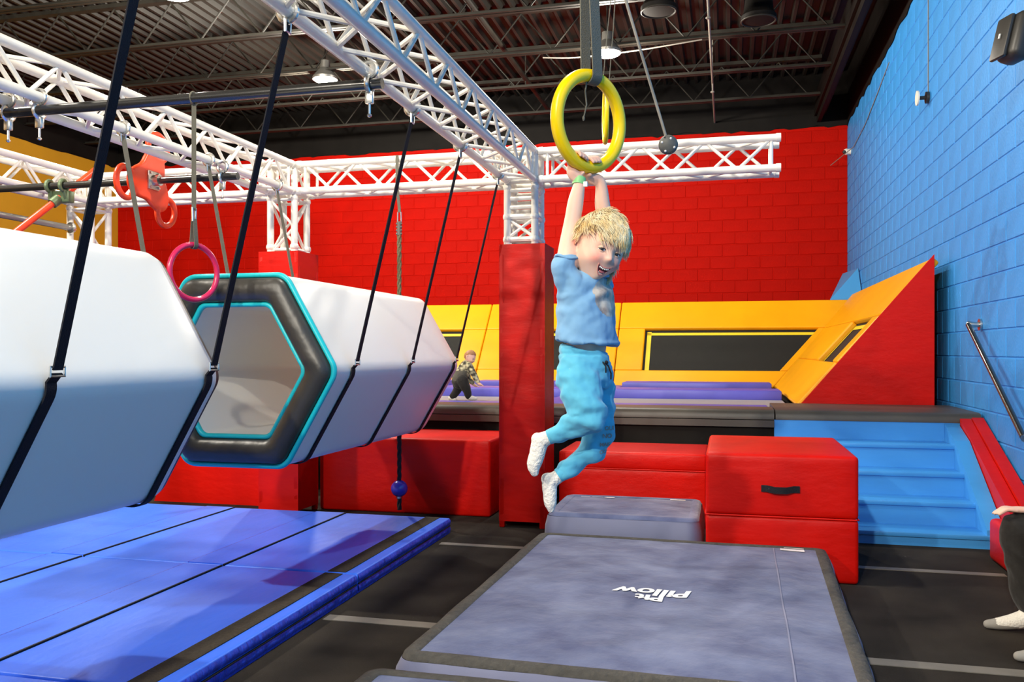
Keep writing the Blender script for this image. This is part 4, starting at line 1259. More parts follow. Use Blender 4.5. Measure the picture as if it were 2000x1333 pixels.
def face_parts(root, C, R, scale=1.0, smile=True):
    H = lambda p: C + R @ (Vector(p) * scale)
    for s in (-1, 1):
        MB().ell(H((s * .0810, .006, -.007)), (.0040 * scale, .0035 * scale, .0105 * scale), 14, 10, R).build('ear_shade', M['ear_shade_tone'], root, smooth=180)  # dark reddish ellipsoid standing in for shade in the ear
    for s in (-1, 1):
        ec = Vector((s * .0255, .0655, -.0125)); er = .0125
        eye = MB().ell(H(ec), er * scale, 20, 14).build('eyeball', M['eye_white'], root, smooth=180)
        gaze = (R.inverted() @ (Vector((0, 0, CAM_H)) - H(ec))).normalized()
        gaze = (gaze * .85 + Vector((0, 1, 0)) * .15).normalized()
        q = Vector((0, 0, 1)).rotation_difference(R @ gaze).to_matrix()
        MB().ell(H(ec + gaze * er * .72), (.0074 * scale, .0074 * scale, .0042 * scale), 16, 8, q).build('iris', M['iris'], eye, smooth=180)
        MB().ell(H(ec + gaze * er * .93), (.0030 * scale, .0030 * scale, .0016 * scale), 12, 8, q).build('pupil', M['pupil'], eye, smooth=180)
        # lids: shells above and below the slit
        for (e0, e1, nm) in ((12, 88, 'upper_eyelid'), (-88, -20, 'lower_eyelid')):
            vs = []; fs = []; na, nb = 8, 16
            for i in range(na + 1):
                el = math.radians(e0 + (e1 - e0) * i / na)
                for j in range(nb + 1):
                    az = math.radians(-85 + 170 * j / nb)
                    tl = el
                    if nm == 'upper_eyelid' and i == 0: tl = el - math.radians(10) * abs(math.sin(az)) ** 2
                    if nm == 'lower_eyelid' and i == na: tl = el + math.radians(12) * abs(math.sin(az)) ** 2
                    v = Vector((math.sin(az) * math.cos(tl), math.cos(az) * math.cos(tl), math.sin(tl))) * (er * 1.09)
                    vs.append(H(ec + v))
            for i in range(na):
                for j in range(nb): fs.append((i * (nb + 1) + j, i * (nb + 1) + j + 1, (i + 1) * (nb + 1) + j + 1, (i + 1) * (nb + 1) + j))
            lid = MB().add(vs, fs).build(nm, M['skin'], root, smooth=180)
            if nm == 'upper_eyelid':
                pts = [vs[j] for j in range(1, nb)]
                MB().path(pts, [.0006 + .0009 * math.sin(math.pi * k / (len(pts) - 1)) for k in range(len(pts))], 6).build('lash_line', M['lash'], lid)
        pts = [H(head_point(s * x, z, .0012)) for x, z in ((.011, .0085), (.020, .0125), (.030, .0125), (.040, .008))]
        MB().path([Vector(p) for p in catmull([np.array(p) for p in pts], 4)], .0014, 6).build('eyebrow', M['blond_dark'], root)
    # open smiling mouth
    def ms(x, z, off): return H(head_point(x, z, off))
    zc = -.064
    up = lambda x: zc + .0045 + .007 * (x / .023) ** 2
    dn = lambda x: zc - .0165 + .0275 * (x / .023) ** 2
    xs = [-.023 + .046 * i / 18 for i in range(19)]
    vs = []; fs = []; W = 8
    for x in xs:
        for j in range(W + 1):
            t = j / W; vs.append(ms(x, up(x) + (dn(x) - up(x)) * t, .0007))
    for i in range(18):
        for j in range(W): fs.append((i * (W + 1) + j, i * (W + 1) + j + 1, (i + 1) * (W + 1) + j + 1, (i + 1) * (W + 1) + j))
    mo = MB().add(vs, fs).build('open_mouth', M['mouth'], root, smooth=180)
    rim = [ms(x, up(x), .001) for x in xs] + [ms(x, dn(x), .001) for x in xs[-2:0:-1]]
    rad = [.0009 + .0006 * math.sin(math.pi * i / 18) for i in range(19)] + [.0009 + .0016 * math.sin(math.pi * i / 18) for i in range(17, 0, -1)]
    MB().path(rim, rad, 8, closed=True).build('lips', M['lip'], root, smooth=180)
    mb = MB()
    for x in (-.0135, -.0085, -.0030, .0030, .0085, .0135):
        mb.ell(ms(x, up(x) - .0030, .0011), (.0026 * scale, .0020 * scale, .0034 * scale), 10, 8, R)
    mb.build('upper_teeth', M['tooth'], mo, smooth=180)
    mb = MB()
    for x in (-.0085, -.0045, 0, .0045, .0085):
        mb.ell(ms(x, dn(x) + .0028, .0009), (.0020 * scale, .0014 * scale, .0018 * scale), 10, 8, R)
    mb.build('lower_teeth', M['tooth'], mo, smooth=180)
    MB().ell(ms(0, zc - .0075, .0001), (.010 * scale, .0022 * scale, .0050 * scale), 14, 8, R).build('tongue', M['tongue'], mo, smooth=180)

# ---- the hanging child: local frame x = camera right, y = away, z = up; unit one image pixel, 1.538 mm
CR_, CF_ = Vector((math.cos(THETA), math.sin(THETA), 0)), Vector((-math.sin(THETA), math.cos(THETA), 0))
KU = .0015385  # metres per image pixel at the child's depth
CO = CF_ * 2.6 + CR_ * .2308 + Vector((0, 0, CAM_H))
def B(a, b, d=0.0):
    """image point: a right, b up (image pixels, 1.538 mm each at the figure plane), d metres away from that plane"""
    k = (2.6 + d) / 2.6
    return CO + CR_ * ((a * KU + .2308) * k - .2308) + Vector((0, 0, b * KU * k)) + CF_ * d
def LV(x, y, z): return CR_ * x + CF_ * y + Vector((0, 0, z))
child = thing('person', 'blond child in light blue clothes hanging from the yellow ring', 'person', B(-40, -315))
# head frame
yw, rl = math.radians(25), math.radians(16)
hy = LV(math.sin(yw), -math.cos(yw), -.10).normalized()
hz_ = LV(math.sin(rl), .05, math.cos(rl)); hz_ = (hz_ - hy * hz_.dot(hy)).normalized()
hx_ = hy.cross(hz_).normalized()
HR = Matrix((hx_, hy, hz_)).transposed()
HC = B(18, 200, -.035)
ph = math.radians(48)
TF = LV(math.sin(ph), -math.cos(ph), 0); TS = LV(-math.cos(ph), -math.sin(ph), 0)   # torso front, his right side

rv = Vector((math.sin(math.radians(-4)) * -math.sin(RYAW), math.sin(math.radians(-4)) * math.cos(RYAW), math.cos(math.radians(-4))))
ru = Vector((math.cos(RYAW), math.sin(RYAW), 0)); rw = ru.cross(rv).normalized()
if rw.dot(Vector((0, 0, CAM_H)) - RC) < 0: rw = -rw
def grip(ang):
    a = math.radians(ang); d = ru * math.cos(a) + rv * math.sin(a); T = -ru * math.sin(a) + rv * math.cos(a)
    return RC + d * (.154 - .0195), -d, T       # centre of the tube, inward, along the tube
body = MB()
hands = []
for (ang, side, wrist, elbow, shoulder) in ((-107, 1, B(-19, 331, -.01), B(-31, 258, -.035), B(-42, 172, -.05)), (-80, -1, B(22, 330, .045), B(30, 252, .07), B(12, 176, .06))):
    c, N_, T_ = grip(ang)
    kn = c - rw * .021 + N_ * .002
    limb(body, [(shoulder, .034), (shoulder.lerp(elbow, .5), .030), (elbow, .0245), (elbow.lerp(wrist, .45), .0235), (wrist, .0165), (c - N_ * .030 - rw * .014, .0165)], 18)
    # palm
    limb(body, [(wrist, .016), (c - N_ * .030 - rw * .016, .018), (kn - N_ * .006, .016)], 16, flat=(rw, .62))
    for i, t in enumerate((-.0175, -.006, .006, .0165)):
        L = (1.0, 1.08, 1.03, .86)[i]
        o = c + T_ * t
        limb(body, [(o - rw * .022 - N_ * .004, .0068), (o - rw * .0245 + N_ * .012, .0066), (o - rw * .010 + N_ * .0262, .0062), (o + rw * .010 * L + N_ * .0262, .0060), (o + rw * .0225 * L + N_ * .014, .0052)], 10, 4)
    o = c + T_ * (.022 if side > 0 else -.022)
    limb(body, [(c - N_ * .034 - rw * .012, .0085), (o - N_ * .026 - rw * .016, .0078), (o - N_ * .0225 - rw * .002, .0068), (o - N_ * .0225 + rw * .010, .0058)], 10, 4)
add_head(body, HC, HR)
limb(body, [(HC - hz_ * .07 - hy * .012, .034), (B(6, 142, .0), .036), (B(-3, 118, .0), .05)], 18)
limb(body, [(B(-4, 120, .0), .055), (B(-6, 80, .0), .072), (B(-4, 30), .072), (B(-5, 0), .068), (B(-7, -40), .07)], 24, flat=(TF, .78))
RLEG = [(B(-20, -45, -.045), .056), (B(-10, -95, -.075), .050), (B(2, -130, -.09), .040), (B(-35, -148, -.07), .022), (B(-72, -167, -.05), .015), (B(-78, -169, -.05), .018)]
LLEG = [(B(10, -45, .045), .056), (B(16, -110, .045), .045), (B(20, -175, .03), .035), (B(-15, -210, .02), .020), (B(-53, -242, .01), .015), (B(-60, -246, .01), .018)]
limb(body, RLEG, 18); limb(body, LLEG, 18)
bo = put(remeshed(body, .0030, 3, .45), 'body', [M['skin']], child)
at = bo.data.attributes.new('flush', 'FLOAT', 'POINT')
co = np_co(bo.data) + np.array(origin_of(child))
fl_ = np.zeros(len(co))
for (q, s_, k_) in ((head_point(.040, -.040), .022, .75), (head_point(-.040, -.040), .022, .75), (head_point(0, -.036), .009, .45), (Vector((.080, -.004, -.008)), .014, .65), (Vector((-.080, -.004, -.008)), .014, .6), (head_point(.026, -.012), .012, .25), (head_point(-.026, -.012), .012, .25)):
    P_ = np.array(HC + HR @ q); fl_ = np.maximum(fl_, k_ * np.exp(-((co - P_) ** 2).sum(1) / s_ ** 2))
for ang in (-107, -80):
    P_ = np.array(grip(ang)[0]); fl_ = np.maximum(fl_, .35 * np.exp(-((co - P_) ** 2).sum(1) / .04 ** 2))
at.data.foreach_set('value', fl_)
face_parts(child, HC, HR)

# t-shirt
tee = MB()
rings = []
for (a, b, ws, wf) in ((-4, 14, .103, .088), (-4, 30, .102, .087), (-5, 70, .098, .083), (-6, 105, .092, .077), (-6, 130, .084, .068), (-3, 148, .066, .054), (2, 158, .048, .044)):
    cc = B(a, b)
    rings.append([cc + TS * ws * math.cos(k * math.pi / 16) + TF * wf * math.sin(k * math.pi / 16) + Vector((0, 0, -.010 * math.cos(k * math.pi / 16 - 2.2) if b < 40 else 0)) for k in range(32)])
tee.loft(rings)
limb(tee, [(B(-30, 115, -.03), .052), (B(-44, 148, -.05), .042), (B(-43, 171, -.05), .0375)], 18, 5)
limb(tee, [(B(14, 125, .045), .05), (B(16, 152, .06), .046), (B(14, 174, .06), .041)], 18, 5)
tm = remeshed(tee, .0040, 3, .5)
def tee_fold(c, n):
    p = c - CO
    x, z = p.dot(CR_), p.z
    w = .0060 * math.sin((z * 62 - x * 46) + 3 * noise.noise(p * 14)) * max(0, min(1, (z - .10) / .08))
    w += .0065 * noise.noise(Vector((x * 22 + z * 10, p.dot(CF_) * 18, z * 20))) + .0025 * noise.noise(p * 46)
    w += .004 * math.exp(-((z - .022) / .006) ** 2)
    return w
def tee_pick(c, n):
    p = c - CO
    f = p.dot(TF); s = p.dot(TS)
    if f > .028 and .085 < p.z < .215:
        if ((s + .004) / .056) ** 2 + ((p.z - .158) / .060) ** 2 < 1: return 1
    return 0
shirt = put(tm, 't_shirt', [M['tee'], M['tee_print']], child, tee_fold, tee_pick, label='light blue short-sleeved t-shirt with faded chest print')
MB().path([B(4, 152) + TS * .052 * math.cos(k * math.pi / 12) + TF * .050 * math.sin(k * math.pi / 12) + Vector((0, 0, .004 - .016 * math.sin(k * math.pi / 12))) for k in range(24)], .0058, 8, closed=True).build('collar', M['tee'], shirt, smooth=180)

for (p, ax_) in ((B(-42.5, 179, -.05), B(-40, 195, -.048)), (B(14.5, 188, .06), B(16, 200, .061))):
    d_ = (ax_ - p).normalized(); a1 = d_.cross(CF_).normalized(); a2 = d_.cross(a1)
    MB().path([p + d_ * (.004 * math.sin(3 * k * math.pi / 10)) + (a1 * math.cos(k * math.pi / 10) + a2 * math.sin(k * math.pi / 10)) * .0355 for k in range(20)], .0042, 8, closed=True).build('sleeve_hem', M['tee'], shirt, smooth=180)
# sweatpants
pn = MB()
rings = []
for (a, b, ws, wf) in ((-7, 4, .078, .068), (-8, -12, .081, .073), (-8, -33, .086, .080), (-8, -58, .086, .080), (-8, -75, .07, .066)):
    cc = B(a, b)
    rings.append([cc + TS * ws * math.cos(k * math.pi / 14) + TF * wf * math.sin(k * math.pi / 14) + CR_ * 0 + Vector((0, 0, -.008 * math.cos(k * math.pi / 14) * 0 - .012 * math.sin(k * math.pi / 14 - .4) if b > -15 else 0)) for k in range(28)])
pn.loft(rings)
limb(pn, [(B(-22, -42, -.04), .064), (B(-14, -85, -.07), .063), (B(-2, -118, -.088), .056), (B(-4, -134, -.09), .049), (B(-35, -148, -.07), .036), (B(-60, -162, -.055), .027), (B(-71, -167, -.05), .0225)], 20)
limb(pn, [(B(12, -45, .04), .060), (B(18, -110, .04), .050), (B(20, -160, .035), .046), (B(14, -184, .03), .042), (B(-15, -210, .02), .033), (B(-42, -232, .012), .026), (B(-53, -241, .01), .0225)], 20)
pm_ = remeshed(pn, .0042, 3, .5)
KR, KL = B(0, -126, -.09), B(18, -175, .03)
def pant_fold(c, n):
    p = c - CO
    x, z = p.dot(CR_), p.z
    dk = min((c - KR).length, (c - KL).length)
    w = .0075 * noise.noise(Vector((x * 20, p.dot(CF_) * 20, z * 36))) + .0022 * noise.noise(p * 50)
    w += .0065 * math.sin(80 * (z + .55 * x) + 4 * noise.noise(p * 10)) * (.35 + .65 * math.exp(-(dk / .07) ** 2))
    w -= .004 * math.exp(-((z + .010) / .004) ** 2)
    return w
pants = put(pm_, 'sweatpants', [M['pants']], child, pant_fold, label='aqua blue sweatpants with black drawstring and grey lettering')
for (p, q) in ((B(-66, -164.5, -.052), B(-79, -170, -.05)), (B(-47, -236.5, .011), B(-60, -245, .01))):
    MB().path([p, p.lerp(q, .25), p.lerp(q, .75), q], [.0228, .0232, .0226, .0215], 20).build('cuff', M['pants'], pants, smooth=60)
wb = B(-7, -10)
MB().path([wb + TF * .064 + TS * .004 + Vector((0, 0, -.012)), wb + TF * .082 + TS * -.004 + Vector((0, 0, -.030)), wb + TF * .086 + TS * -.012 + Vector((0, 0, -.052)), wb + TF * .084 + TS * -.014 + Vector((0, 0, -.070))], .0024, 8).path([wb + TF * .066 + TS * .010 + Vector((0, 0, -.012)), wb + TF * .084 + TS * .012 + Vector((0, 0, -.030)), wb + TF * .086 + TS * .014 + Vector((0, 0, -.050))], .0024, 8).ell(wb + TF * .078 + Vector((0, 0, -.020)), (.006, .006, .006), 10, 8).build('drawstring', M['strap_black'], pants)
# faded lettering on the far leg, laid on the cloth
from mathutils.bvhtree import BVHTree
og = origin_of(pants)
bvh = BVHTree.FromPolygons([v.co.copy() for v in pants.data.vertices], [list(p.vertices) for p in pants.data.polygons])
for (txt, a, b, sz) in (('OUI', 40, -155, .017), ('NO', 36, -171, .019), ('MAIS', 32, -187, .0155), ('OO', 29, -202, .016)):
    cu = bpy.data.curves.new('text', 'FONT'); cu.body = txt; cu.size = sz; cu.align_x = 'CENTER'; cu.offset = .0004
    ob = bpy.data.objects.new('text', cu); COL.objects.link(ob); bpy.context.view_layer.update()
    me = bpy.data.meshes.new_from_object(ob.evaluated_get(bpy.context.evaluated_depsgraph_get()))
    bpy.data.objects.remove(ob); bpy.data.curves.remove(cu)
    c0 = B(a, b, .0) - CF_ * .3; dn_ = CF_
    bm = bmesh.new(); bm.from_mesh(me); bmesh.ops.triangulate(bm, faces=bm.faces[:])
    bad = []
    for v in bm.verts:
        o = c0 + CR_ * v.co.x + Vector((0, 0, v.co.y)) - og
        hit = bvh.ray_cast(o, dn_)
        if hit[0] is None or (hit[0] - o).length < .262: bad.append(v)
        else: v.co = hit[0] - dn_ * .0015
    bmesh.ops.delete(bm, geom=bad, context='VERTS')
    bm.to_mesh(me); bm.free()
    me.materials.clear(); me.materials.append(M['letter_grey'])
    o = bpy.data.objects.new('lettering', me); COL.objects.link(o); o.parent = pants

# socks
for (pts, nm) in (([(B(-73, -168, -.05), .0195), (B(-84, -172, -.05), .0225), (B(-95, -180, -.045), .0245), (B(-101, -203, -.045), .0235), (B(-107, -224, -.045), .0215), (B(-106, -238, -.045), .0135)], 'r'), ([(B(-54, -243, .01), .0190), (B(-66, -250, .01), .0220), (B(-76, -258, .01), .0230), (B(-76, -280, .008), .0215), (B(-75, -300, .008), .0185), (B(-74, -310, .008), .0115)], 'l')):
    sk = MB(); limb(sk, pts, 20, 6, flat=(CF_, .88))
    h = pts[2][0]
    sk.ell(h + LV(-.008, 0, .010), (.019, .019, .020), 16, 10)
    put(remeshed(sk, .0034, 4, .5), 'sock', [M['sock']], child, lambda c, n: .0008 * noise.noise(c * 90))
# wristband
el_ = B(-31, 258, -.035); wr_ = el_.lerp(B(-19, 331, -.01), .93); dd = (B(-19, 331, -.01) - el_).normalized()
wbn = MB().path([wr_ - dd * .004, wr_ + dd * .002, wr_ + dd * .014, wr_ + dd * .019], [.0195, .0198, .0192, .0188], 20).build('wristband', M['green_band'], child, smooth=60)
MB().box(wr_ + LV(.012, -.016, -.012), wr_ + LV(.026, -.012, .004), .002).build('wristband_tab', M['white_print'], wbn)

# hair: cap plus combed strands
def hair_ok(d):
    """is this direction on the scalp"""
    x, y, z = d
    if y > .15: return z > .46 - .12 * abs(x)
    if y > -.20: return z > .27
    return z > -.45
rng = random.Random(11)
cap = MB(); vs = []; fs = []; n, m = 64, 44
for i in range(1, m):
    a = math.pi * i / m
    for k in range(n):
        b_ = 2 * math.pi * k / n
        d = Vector((math.sin(a) * math.cos(b_), math.sin(a) * math.sin(b_), math.cos(a)))
        vs.append(HC + HR @ (head_r(d) + d * (.007 + .003 * noise.noise(d * 5))))
ok = [hair_ok(Vector((math.sin(math.pi * i / m) * math.cos(2 * math.pi * k / n), math.sin(math.pi * i / m) * math.sin(2 * math.pi * k / n), math.cos(math.pi * i / m)))) for i in range(1, m) for k in range(n)]
T = len(vs); vs.append(HC + HR @ (head_r(Vector((0, 0, 1))) + Vector((0, 0, .008))))
for i in range(m - 2):
    for k in range(n):
        l = (k + 1) % n; q = (i * n + k, (i + 1) * n + k, (i + 1) * n + l, i * n + l)
        if all(ok[j] for j in q): fs.append(q)
for k in range(n): fs.append((T, k, (k + 1) % n))
cap.add(vs, fs)
hair = cap.build('hair', M['blond_dark'], child, smooth=180, label='tousled blond hair')
st_ = MB()
crown = Vector((.12, -.45, .88)).normalized()
nclump = 0
while nclump < 330:
    d = Vector((rng.gauss(0, 1), rng.gauss(0, 1), rng.gauss(0, 1))).normalized()
    if not hair_ok(d): continue
    nclump += 1
    flow = d - crown; flow = flow - d * flow.dot(d)
    if flow.length < 1e-3: flow = Vector((1, 0, 0))
    flow.normalize()
    # sweep the fringe towards his left, flick the sides out
    sweep = Vector((-.55, .25, 0)) if d.y > 0 else Vector((0, 0, -.2))
    cl = Vector((rng.gauss(0, .36), rng.gauss(0, .36), rng.gauss(0, .28)))
    front = d.y > .1 and d.z > .3
    L = rng.uniform(.052, .082) * (.85 if front else 1.0)
    side = abs(d.x) > .55 and d.y > -.45 and d.z < .6
    if side: L *= .62
    lift = rng.uniform(.006, .028); flick = rng.uniform(-.2, 1.0) * (1.0 if not front else .35)
    if abs(d.x) > .45: flick += .9
    for s in range(22):
        dj = (d + Vector((rng.gauss(0, .085), rng.gauss(0, .085), rng.gauss(0, .085)))).normalized()
        if not hair_ok(dj): continue
        p = head_r(dj) + dj * .004
        f = (flow + sweep * .7 + cl * .55 + Vector((rng.gauss(0, .09), rng.gauss(0, .09), rng.gauss(0, .09)))).normalized()
        pts = [p]; K = 7; step = L / K * rng.uniform(.8, 1.1)
        cur = p.copy(); dirv = (dj * .75 + f * .6).normalized()
        for k in range(1, K + 1):
            e = Vector((cur.x / .0705, cur.y / .083, cur.z / .098)); rr_ = e.length; nn = Vector((cur.x / .0705 ** 2, cur.y / .083 ** 2, cur.z / .098 ** 2)).normalized()
            want = 1.0 + (.10 + lift * 5.0) * min(1, k / 3.0)
            ft = f - nn * f.dot(nn)
            if ft.length > 1e-4: ft.normalize()
            dirv = (dirv * .55 + ft * .55 + nn * (want - rr_) * 3.0 + (nn * .30 * flick * (k / K) ** 2 if k > 3 else Vector((0, 0, 0)))).normalized()
            cur = cur + dirv * step
            # stay off the face
            e2 = Vector((cur.x / .0705, cur.y / .083, cur.z / .098))
            if e2.length < 1.05: cur = cur * (1.05 / e2.length)
            pts.append(cur.copy())
        st_.path([HC + HR @ q for q in pts], [.0010, .0011, .0011, .0011, .0010, .0009, .0007, .0003][:len(pts)], 3, caps=False)
so = st_.build('strands', M['blond'], hair, smooth=180)
so['kind'] = 'stuff'
# ---- the far boy on the platform (bent forward, facing right)
BW = 8.93; BK = BW / 1690.0
def F(px, py, d=0.0):
    w = BW + d
    return CF_ * w + CR_ * (px - 1000) / 1690.0 * w + Vector((0, 0, CAM_H - (py - 685) / 1690.0 * w))
boy = thing('person', 'small boy in spotted top and black trousers bending over on the platform', 'person', F(903, 782))
fy = LV(.86, -.42, -.28).normalized(); fz = LV(.30, 0, .95); fz = (fz - fy * fz.dot(fy)).normalized(); fx = fy.cross(fz)
FR = Matrix((fx, fy, fz)).transposed(); FC = F(918, 698); FS = .72
mb = MB(); add_head(mb, FC, FR, FS, 48, 36)
limb(mb, [(FC - fz * .05 - fy * .01, .028), (F(911, 714), .036)], 14)
limb(mb, [(F(909, 716), .055), (F(902, 728), .062), (F(896, 742), .058)], 16)
for (jj, s) in (([(F(918, 716, -.05), .030), (F(926, 733, -.08), .024), (F(935, 750, -.08), .017)], -1), ([(F(912, 716, .06), .030), (F(914, 738, .08), .024), (F(926, 752, .07), .017)], 1)):
    limb(mb, jj, 12)
    e = jj[-1][0]
    limb(mb, [(e, .016), (e + LV(.018, 0, -.010), .017)], 12, flat=(LV(0, 1, 0), .6))
    for i in range(4): limb(mb, [(e + LV(.024, (i - 1.5) * .009, -.012), .0062), (e + LV(.040, (i - 1.5) * .010, -.018), .0055), (e + LV(.052, (i - 1.5) * .010, -.026), .0045)], 8, 3)
    limb(mb, [(e + LV(.006, -.014, -.004), .0068), (e + LV(.022, -.026, -.008), .0055), (e + LV(.033, -.028, -.014), .0045)], 8, 3)
for s, hip, knee, ank in ((-1, F(903, 744, -.05), F(912, 761, -.06), F(916, 776, -.05)), (1, F(893, 744, .05), F(894, 760, .06), F(882, 777, .05))):
    limb(mb, [(hip, .048), (knee, .034), (ank, .022)], 14)
put(remeshed(mb, .006, 2), 'body', [M['skin']], boy)
for s in (-1, 1):
    e = MB().ell(FC + FR @ (Vector((s * .0255, .069, -.0125)) * FS), .0085 * FS, 12, 8).build('eyeball', M['pupil'], boy, smooth=180)
MB().path([FC + FR @ (head_point(x, -.062 - .004 * math.cos(x * 90), .0005) * FS) for x in (-.018, -.009, 0, .009, .018)], .0018, 6).build('lips', M['lip'], boy)
mb = MB()
limb(mb, [(F(911, 714), .060), (F(904, 726), .072), (F(896, 740), .072)], 18)
limb(mb, [(F(916, 716, -.04), .042), (F(926, 733, -.08), .032), (F(933, 746, -.08), .024)], 14)
limb(mb, [(F(911, 716, .05), .042), (F(914, 738, .08), .031), (F(923, 748, .07), .024)], 14)
split = F(903, 726).z
put(remeshed(mb, .006, 2), 'top', [M['spot_cloth'], M['dark_cloth']], boy, lambda c, n: .003 * noise.noise(c * 30), lambda c, n: 1 if (c.z < split + .01 and (c - F(900, 735)).dot(CR_) < .065) else 0)
mb = MB()
limb(mb, [(F(897, 741), .070), (F(897, 748), .068)], 16)
for hip, knee, ank in ((F(903, 744, -.05), F(911, 761, -.06), F(915, 774, -.05)), (F(893, 744, .05), F(894, 760, .06), F(884, 775, .05))):
    limb(mb, [(hip, .060), (knee, .047), (ank, .036)], 14)
put(remeshed(mb, .006, 2), 'trousers', [M['black_cloth']], boy, lambda c, n: .003 * noise.noise(c * 30))
for a, b_ in ((F(916, 777, -.05), F(929, 778, -.06)), (F(880, 778, .05), F(889, 780, .04))):
    mb = MB(); limb(mb, [(a, .026), (a.lerp(b_, .6) - Vector((0, 0, .004)), .024), (b_ - Vector((0, 0, .006)), .018)], 14)
    put(remeshed(mb, .006, 2), 'sock', [M['sock']], boy)
mb = MB(); vs = []; fs = []; n, m = 32, 24; ok = []
for i in range(1, m):
    a = math.pi * i / m
    for k in range(n):
        b_ = 2 * math.pi * k / n
        d = Vector((math.sin(a) * math.cos(b_), math.sin(a) * math.sin(b_), math.cos(a)))
        vs.append(FC + FR @ ((head_r(d) + d * (.008 + .004 * noise.noise(d * 6))) * FS)); ok.append(hair_ok(d) or (d.y < .1 and d.z > .05))
for i in range(m - 2):
    for k in range(n):
        l = (k + 1) % n; q = (i * n + k, (i + 1) * n + k, (i + 1) * n + l, i * n + l)
        if all(ok[j] for j in q): fs.append(q)
T = len(vs); vs.append(FC + FR @ (Vector((0, 0, .106)) * FS))
for k in range(n): fs.append((T, k, (k + 1) % n))
mb.add(vs, fs).build('hair', M['brown_hair'], boy, smooth=180)

# ---- the seated person at the right edge
ps = thing('person', 'seated person in black trousers and socks cut off by the right edge', 'person', (1.66, 4.12, .25))
V_ = lambda *a: Vector(a)
K1, K2 = V_(1.255, 4.28, .455), V_(1.255, 3.88, .46)
A1, A2 = V_(1.30, 4.28, .09), V_(1.30, 3.86, .09)
H1, H2 = V_(1.66, 4.24, .35), V_(1.66, 4.00, .35)
mb = MB()
SH1, SH2 = V_(1.64, 4.29, .80), V_(1.64, 3.95, .80)
limb(mb, [(V_(1.67, 4.12, .34), .13), (V_(1.69, 4.12, .55), .12), (V_(1.68, 4.12, .75), .12)], 20, flat=(V_(1, 0, 0), .75))
limb(mb, [(V_(1.66, 4.12, .80), .055), (V_(1.64, 4.12, .92), .05)], 16)
SR = Matrix((V_(0, 1, 0), V_(-1, 0, 0), V_(0, 0, 1))).transposed()
add_head(mb, V_(1.62, 4.12, 1.02), SR, 1.12, 48, 36)
for (H, K, A) in ((H1, K1, A1), (H2, K2, A2)):
    limb(mb, [(H, .085), (H.lerp(K, .5), .072), (K, .056)], 16); limb(mb, [(K, .055), (K.lerp(A, .35), .05), (A, .028)], 16)
    limb(mb, [(A, .026), (A + V_(-.03, 0, -.05), .020), (A + V_(-.12, 0, -.066), .013)], 14)
def seat_hand(wr, fdir, side, drop):
    f = fdir.normalized(); s = side.normalized(); u = V_(0, 0, 1)
    kn = wr + f * .075
    limb(mb, [(wr, .024), (wr + f * .045, .030), (kn, .028)], 14, flat=(u, .5))
    for i, (o, L) in enumerate(((-.028, .85), (-.010, 1.0), (.009, .97), (.026, .80))):
        b0 = kn + s * o
        limb(mb, [(b0 - f * .01, .0095), (b0 + f * .03 * L + u * .004, .0090), (b0 + f * .055 * L - u * drop * .35, .0082), (b0 + f * .075 * L - u * drop, .0070)], 10, 4)
    limb(mb, [(wr + f * .02 - s * .022, .012), (wr + f * .05 - s * .046 - u * .006, .0105), (wr + f * .078 - s * .052 - u * .014, .0085)], 10, 4)
w1 = V_(1.305, 4.26, .545); w2 = V_(1.36, 4.02, .50)
limb(mb, [(SH1, .05), (V_(1.56, 4.42, .60), .042), (w1.lerp(V_(1.56, 4.42, .60), .4), .036), (w1, .026)], 16)
limb(mb, [(SH2, .05), (V_(1.58, 3.86, .58), .042), (w2.lerp(V_(1.58, 3.86, .58), .4), .036), (w2, .026)], 16)
seat_hand(w1, V_(-1, .05, -.02), V_(0, -1, 0), .020)
seat_hand(w2, V_(-.75, .62, -.05), V_(.62, .75, 0) * -1, .03)
put(remeshed(mb, .006, 2), 'body', [M['skin']], ps)
mb = MB()
limb(mb, [(V_(1.67, 4.12, .34), .145), (V_(1.67, 4.12, .42), .135)], 18, flat=(V_(1, 0, 0), .85))
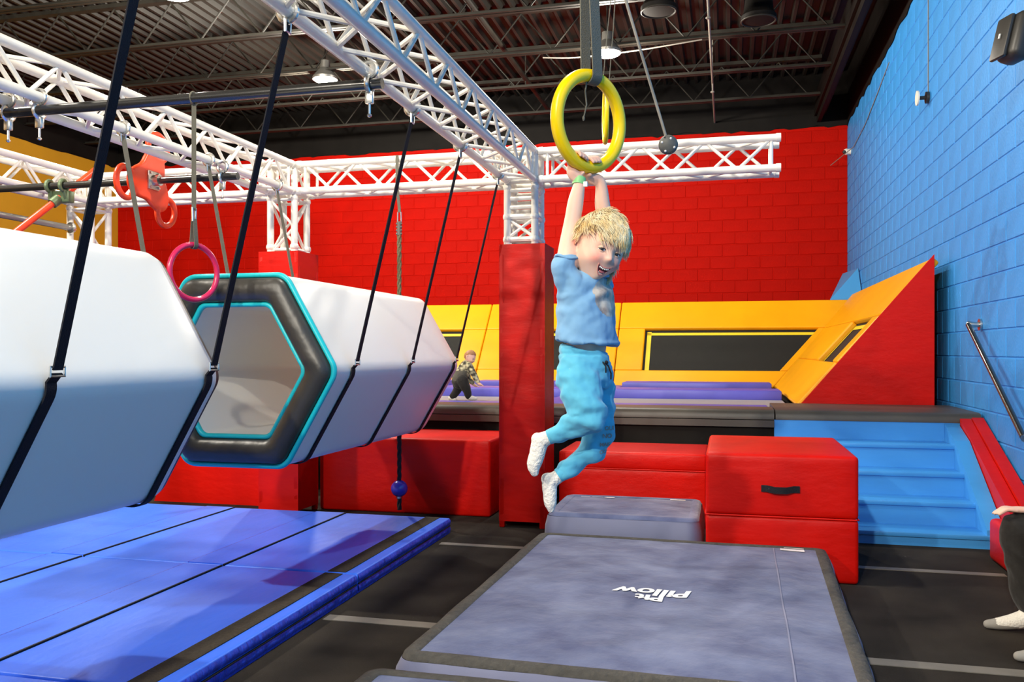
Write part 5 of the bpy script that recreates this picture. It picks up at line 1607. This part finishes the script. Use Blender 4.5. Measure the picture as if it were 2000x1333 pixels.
for (H, K, A) in ((H1, K1, A1), (H2, K2, A2)):
    limb(mb, [(H, .10), (H.lerp(K, .5), .092), (K + V_(.01, 0, -.005), .080)], 18)
    limb(mb, [(K + V_(.01, 0, -.005), .080), (K.lerp(A, .4) + V_(.01, 0, 0), .078), (A + V_(.01, 0, .045), .070)], 18)
put(remeshed(mb, .006, 3), 'trousers', [M['black_cloth']], ps, lambda c, n: .006 * noise.noise(Vector((c.x * 18, c.y * 18, c.z * 9))) + .003 * math.sin(c.z * 60 + c.x * 70 + 3 * noise.noise(c * 9)))
mb = MB()
limb(mb, [(V_(1.69, 4.12, .46), .135), (V_(1.69, 4.12, .60), .13), (V_(1.68, 4.12, .77), .125)], 20, flat=(V_(1, 0, 0), .8))
limb(mb, [(SH1, .065), (SH1.lerp(V_(1.56, 4.42, .60), .6), .058)], 16); limb(mb, [(SH2, .065), (SH2.lerp(V_(1.58, 3.86, .58), .6), .058)], 16)
put(remeshed(mb, .007, 3), 't_shirt', [M['black_cloth']], ps)
for A in (A1, A2):
    mb = MB(); limb(mb, [(A + V_(.01, 0, .10), .040), (A + V_(.005, 0, .04), .042), (A + V_(.0, 0, -.02), .042), (A + V_(-.05, 0, -.045), .036), (A + V_(-.12, 0, -.062), .027), (A + V_(-.165, 0, -.068), .020)], 16)
    mb.ell(A + V_(.025, 0, -.052), (.035, .034, .036), 14, 10)
    put(remeshed(mb, .005, 3), 'sock', [M['sock'], M['sock_grey']], ps, None, lambda c, n, A=A: 1 if (c.x < A.x - .135 or (c.z < .026 and c.x < A.x - .05) or c.x > A.x + .035) else 0)
mb = MB(); vs = []; fs = []; ok = []
for i in range(1, m):
    a = math.pi * i / m
    for k in range(n):
        b_ = 2 * math.pi * k / n
        d = Vector((math.sin(a) * math.cos(b_), math.sin(a) * math.sin(b_), math.cos(a)))
        vs.append(V_(1.62, 4.12, 1.02) + SR @ ((head_r(d) + d * .009) * 1.12)); ok.append(hair_ok(d))
for i in range(m - 2):
    for k in range(n):
        l = (k + 1) % n; q = (i * n + k, (i + 1) * n + k, (i + 1) * n + l, i * n + l)
        if all(ok[j] for j in q): fs.append(q)
mb.add(vs, fs).build('hair', M['brown_hair'], ps, smooth=180)
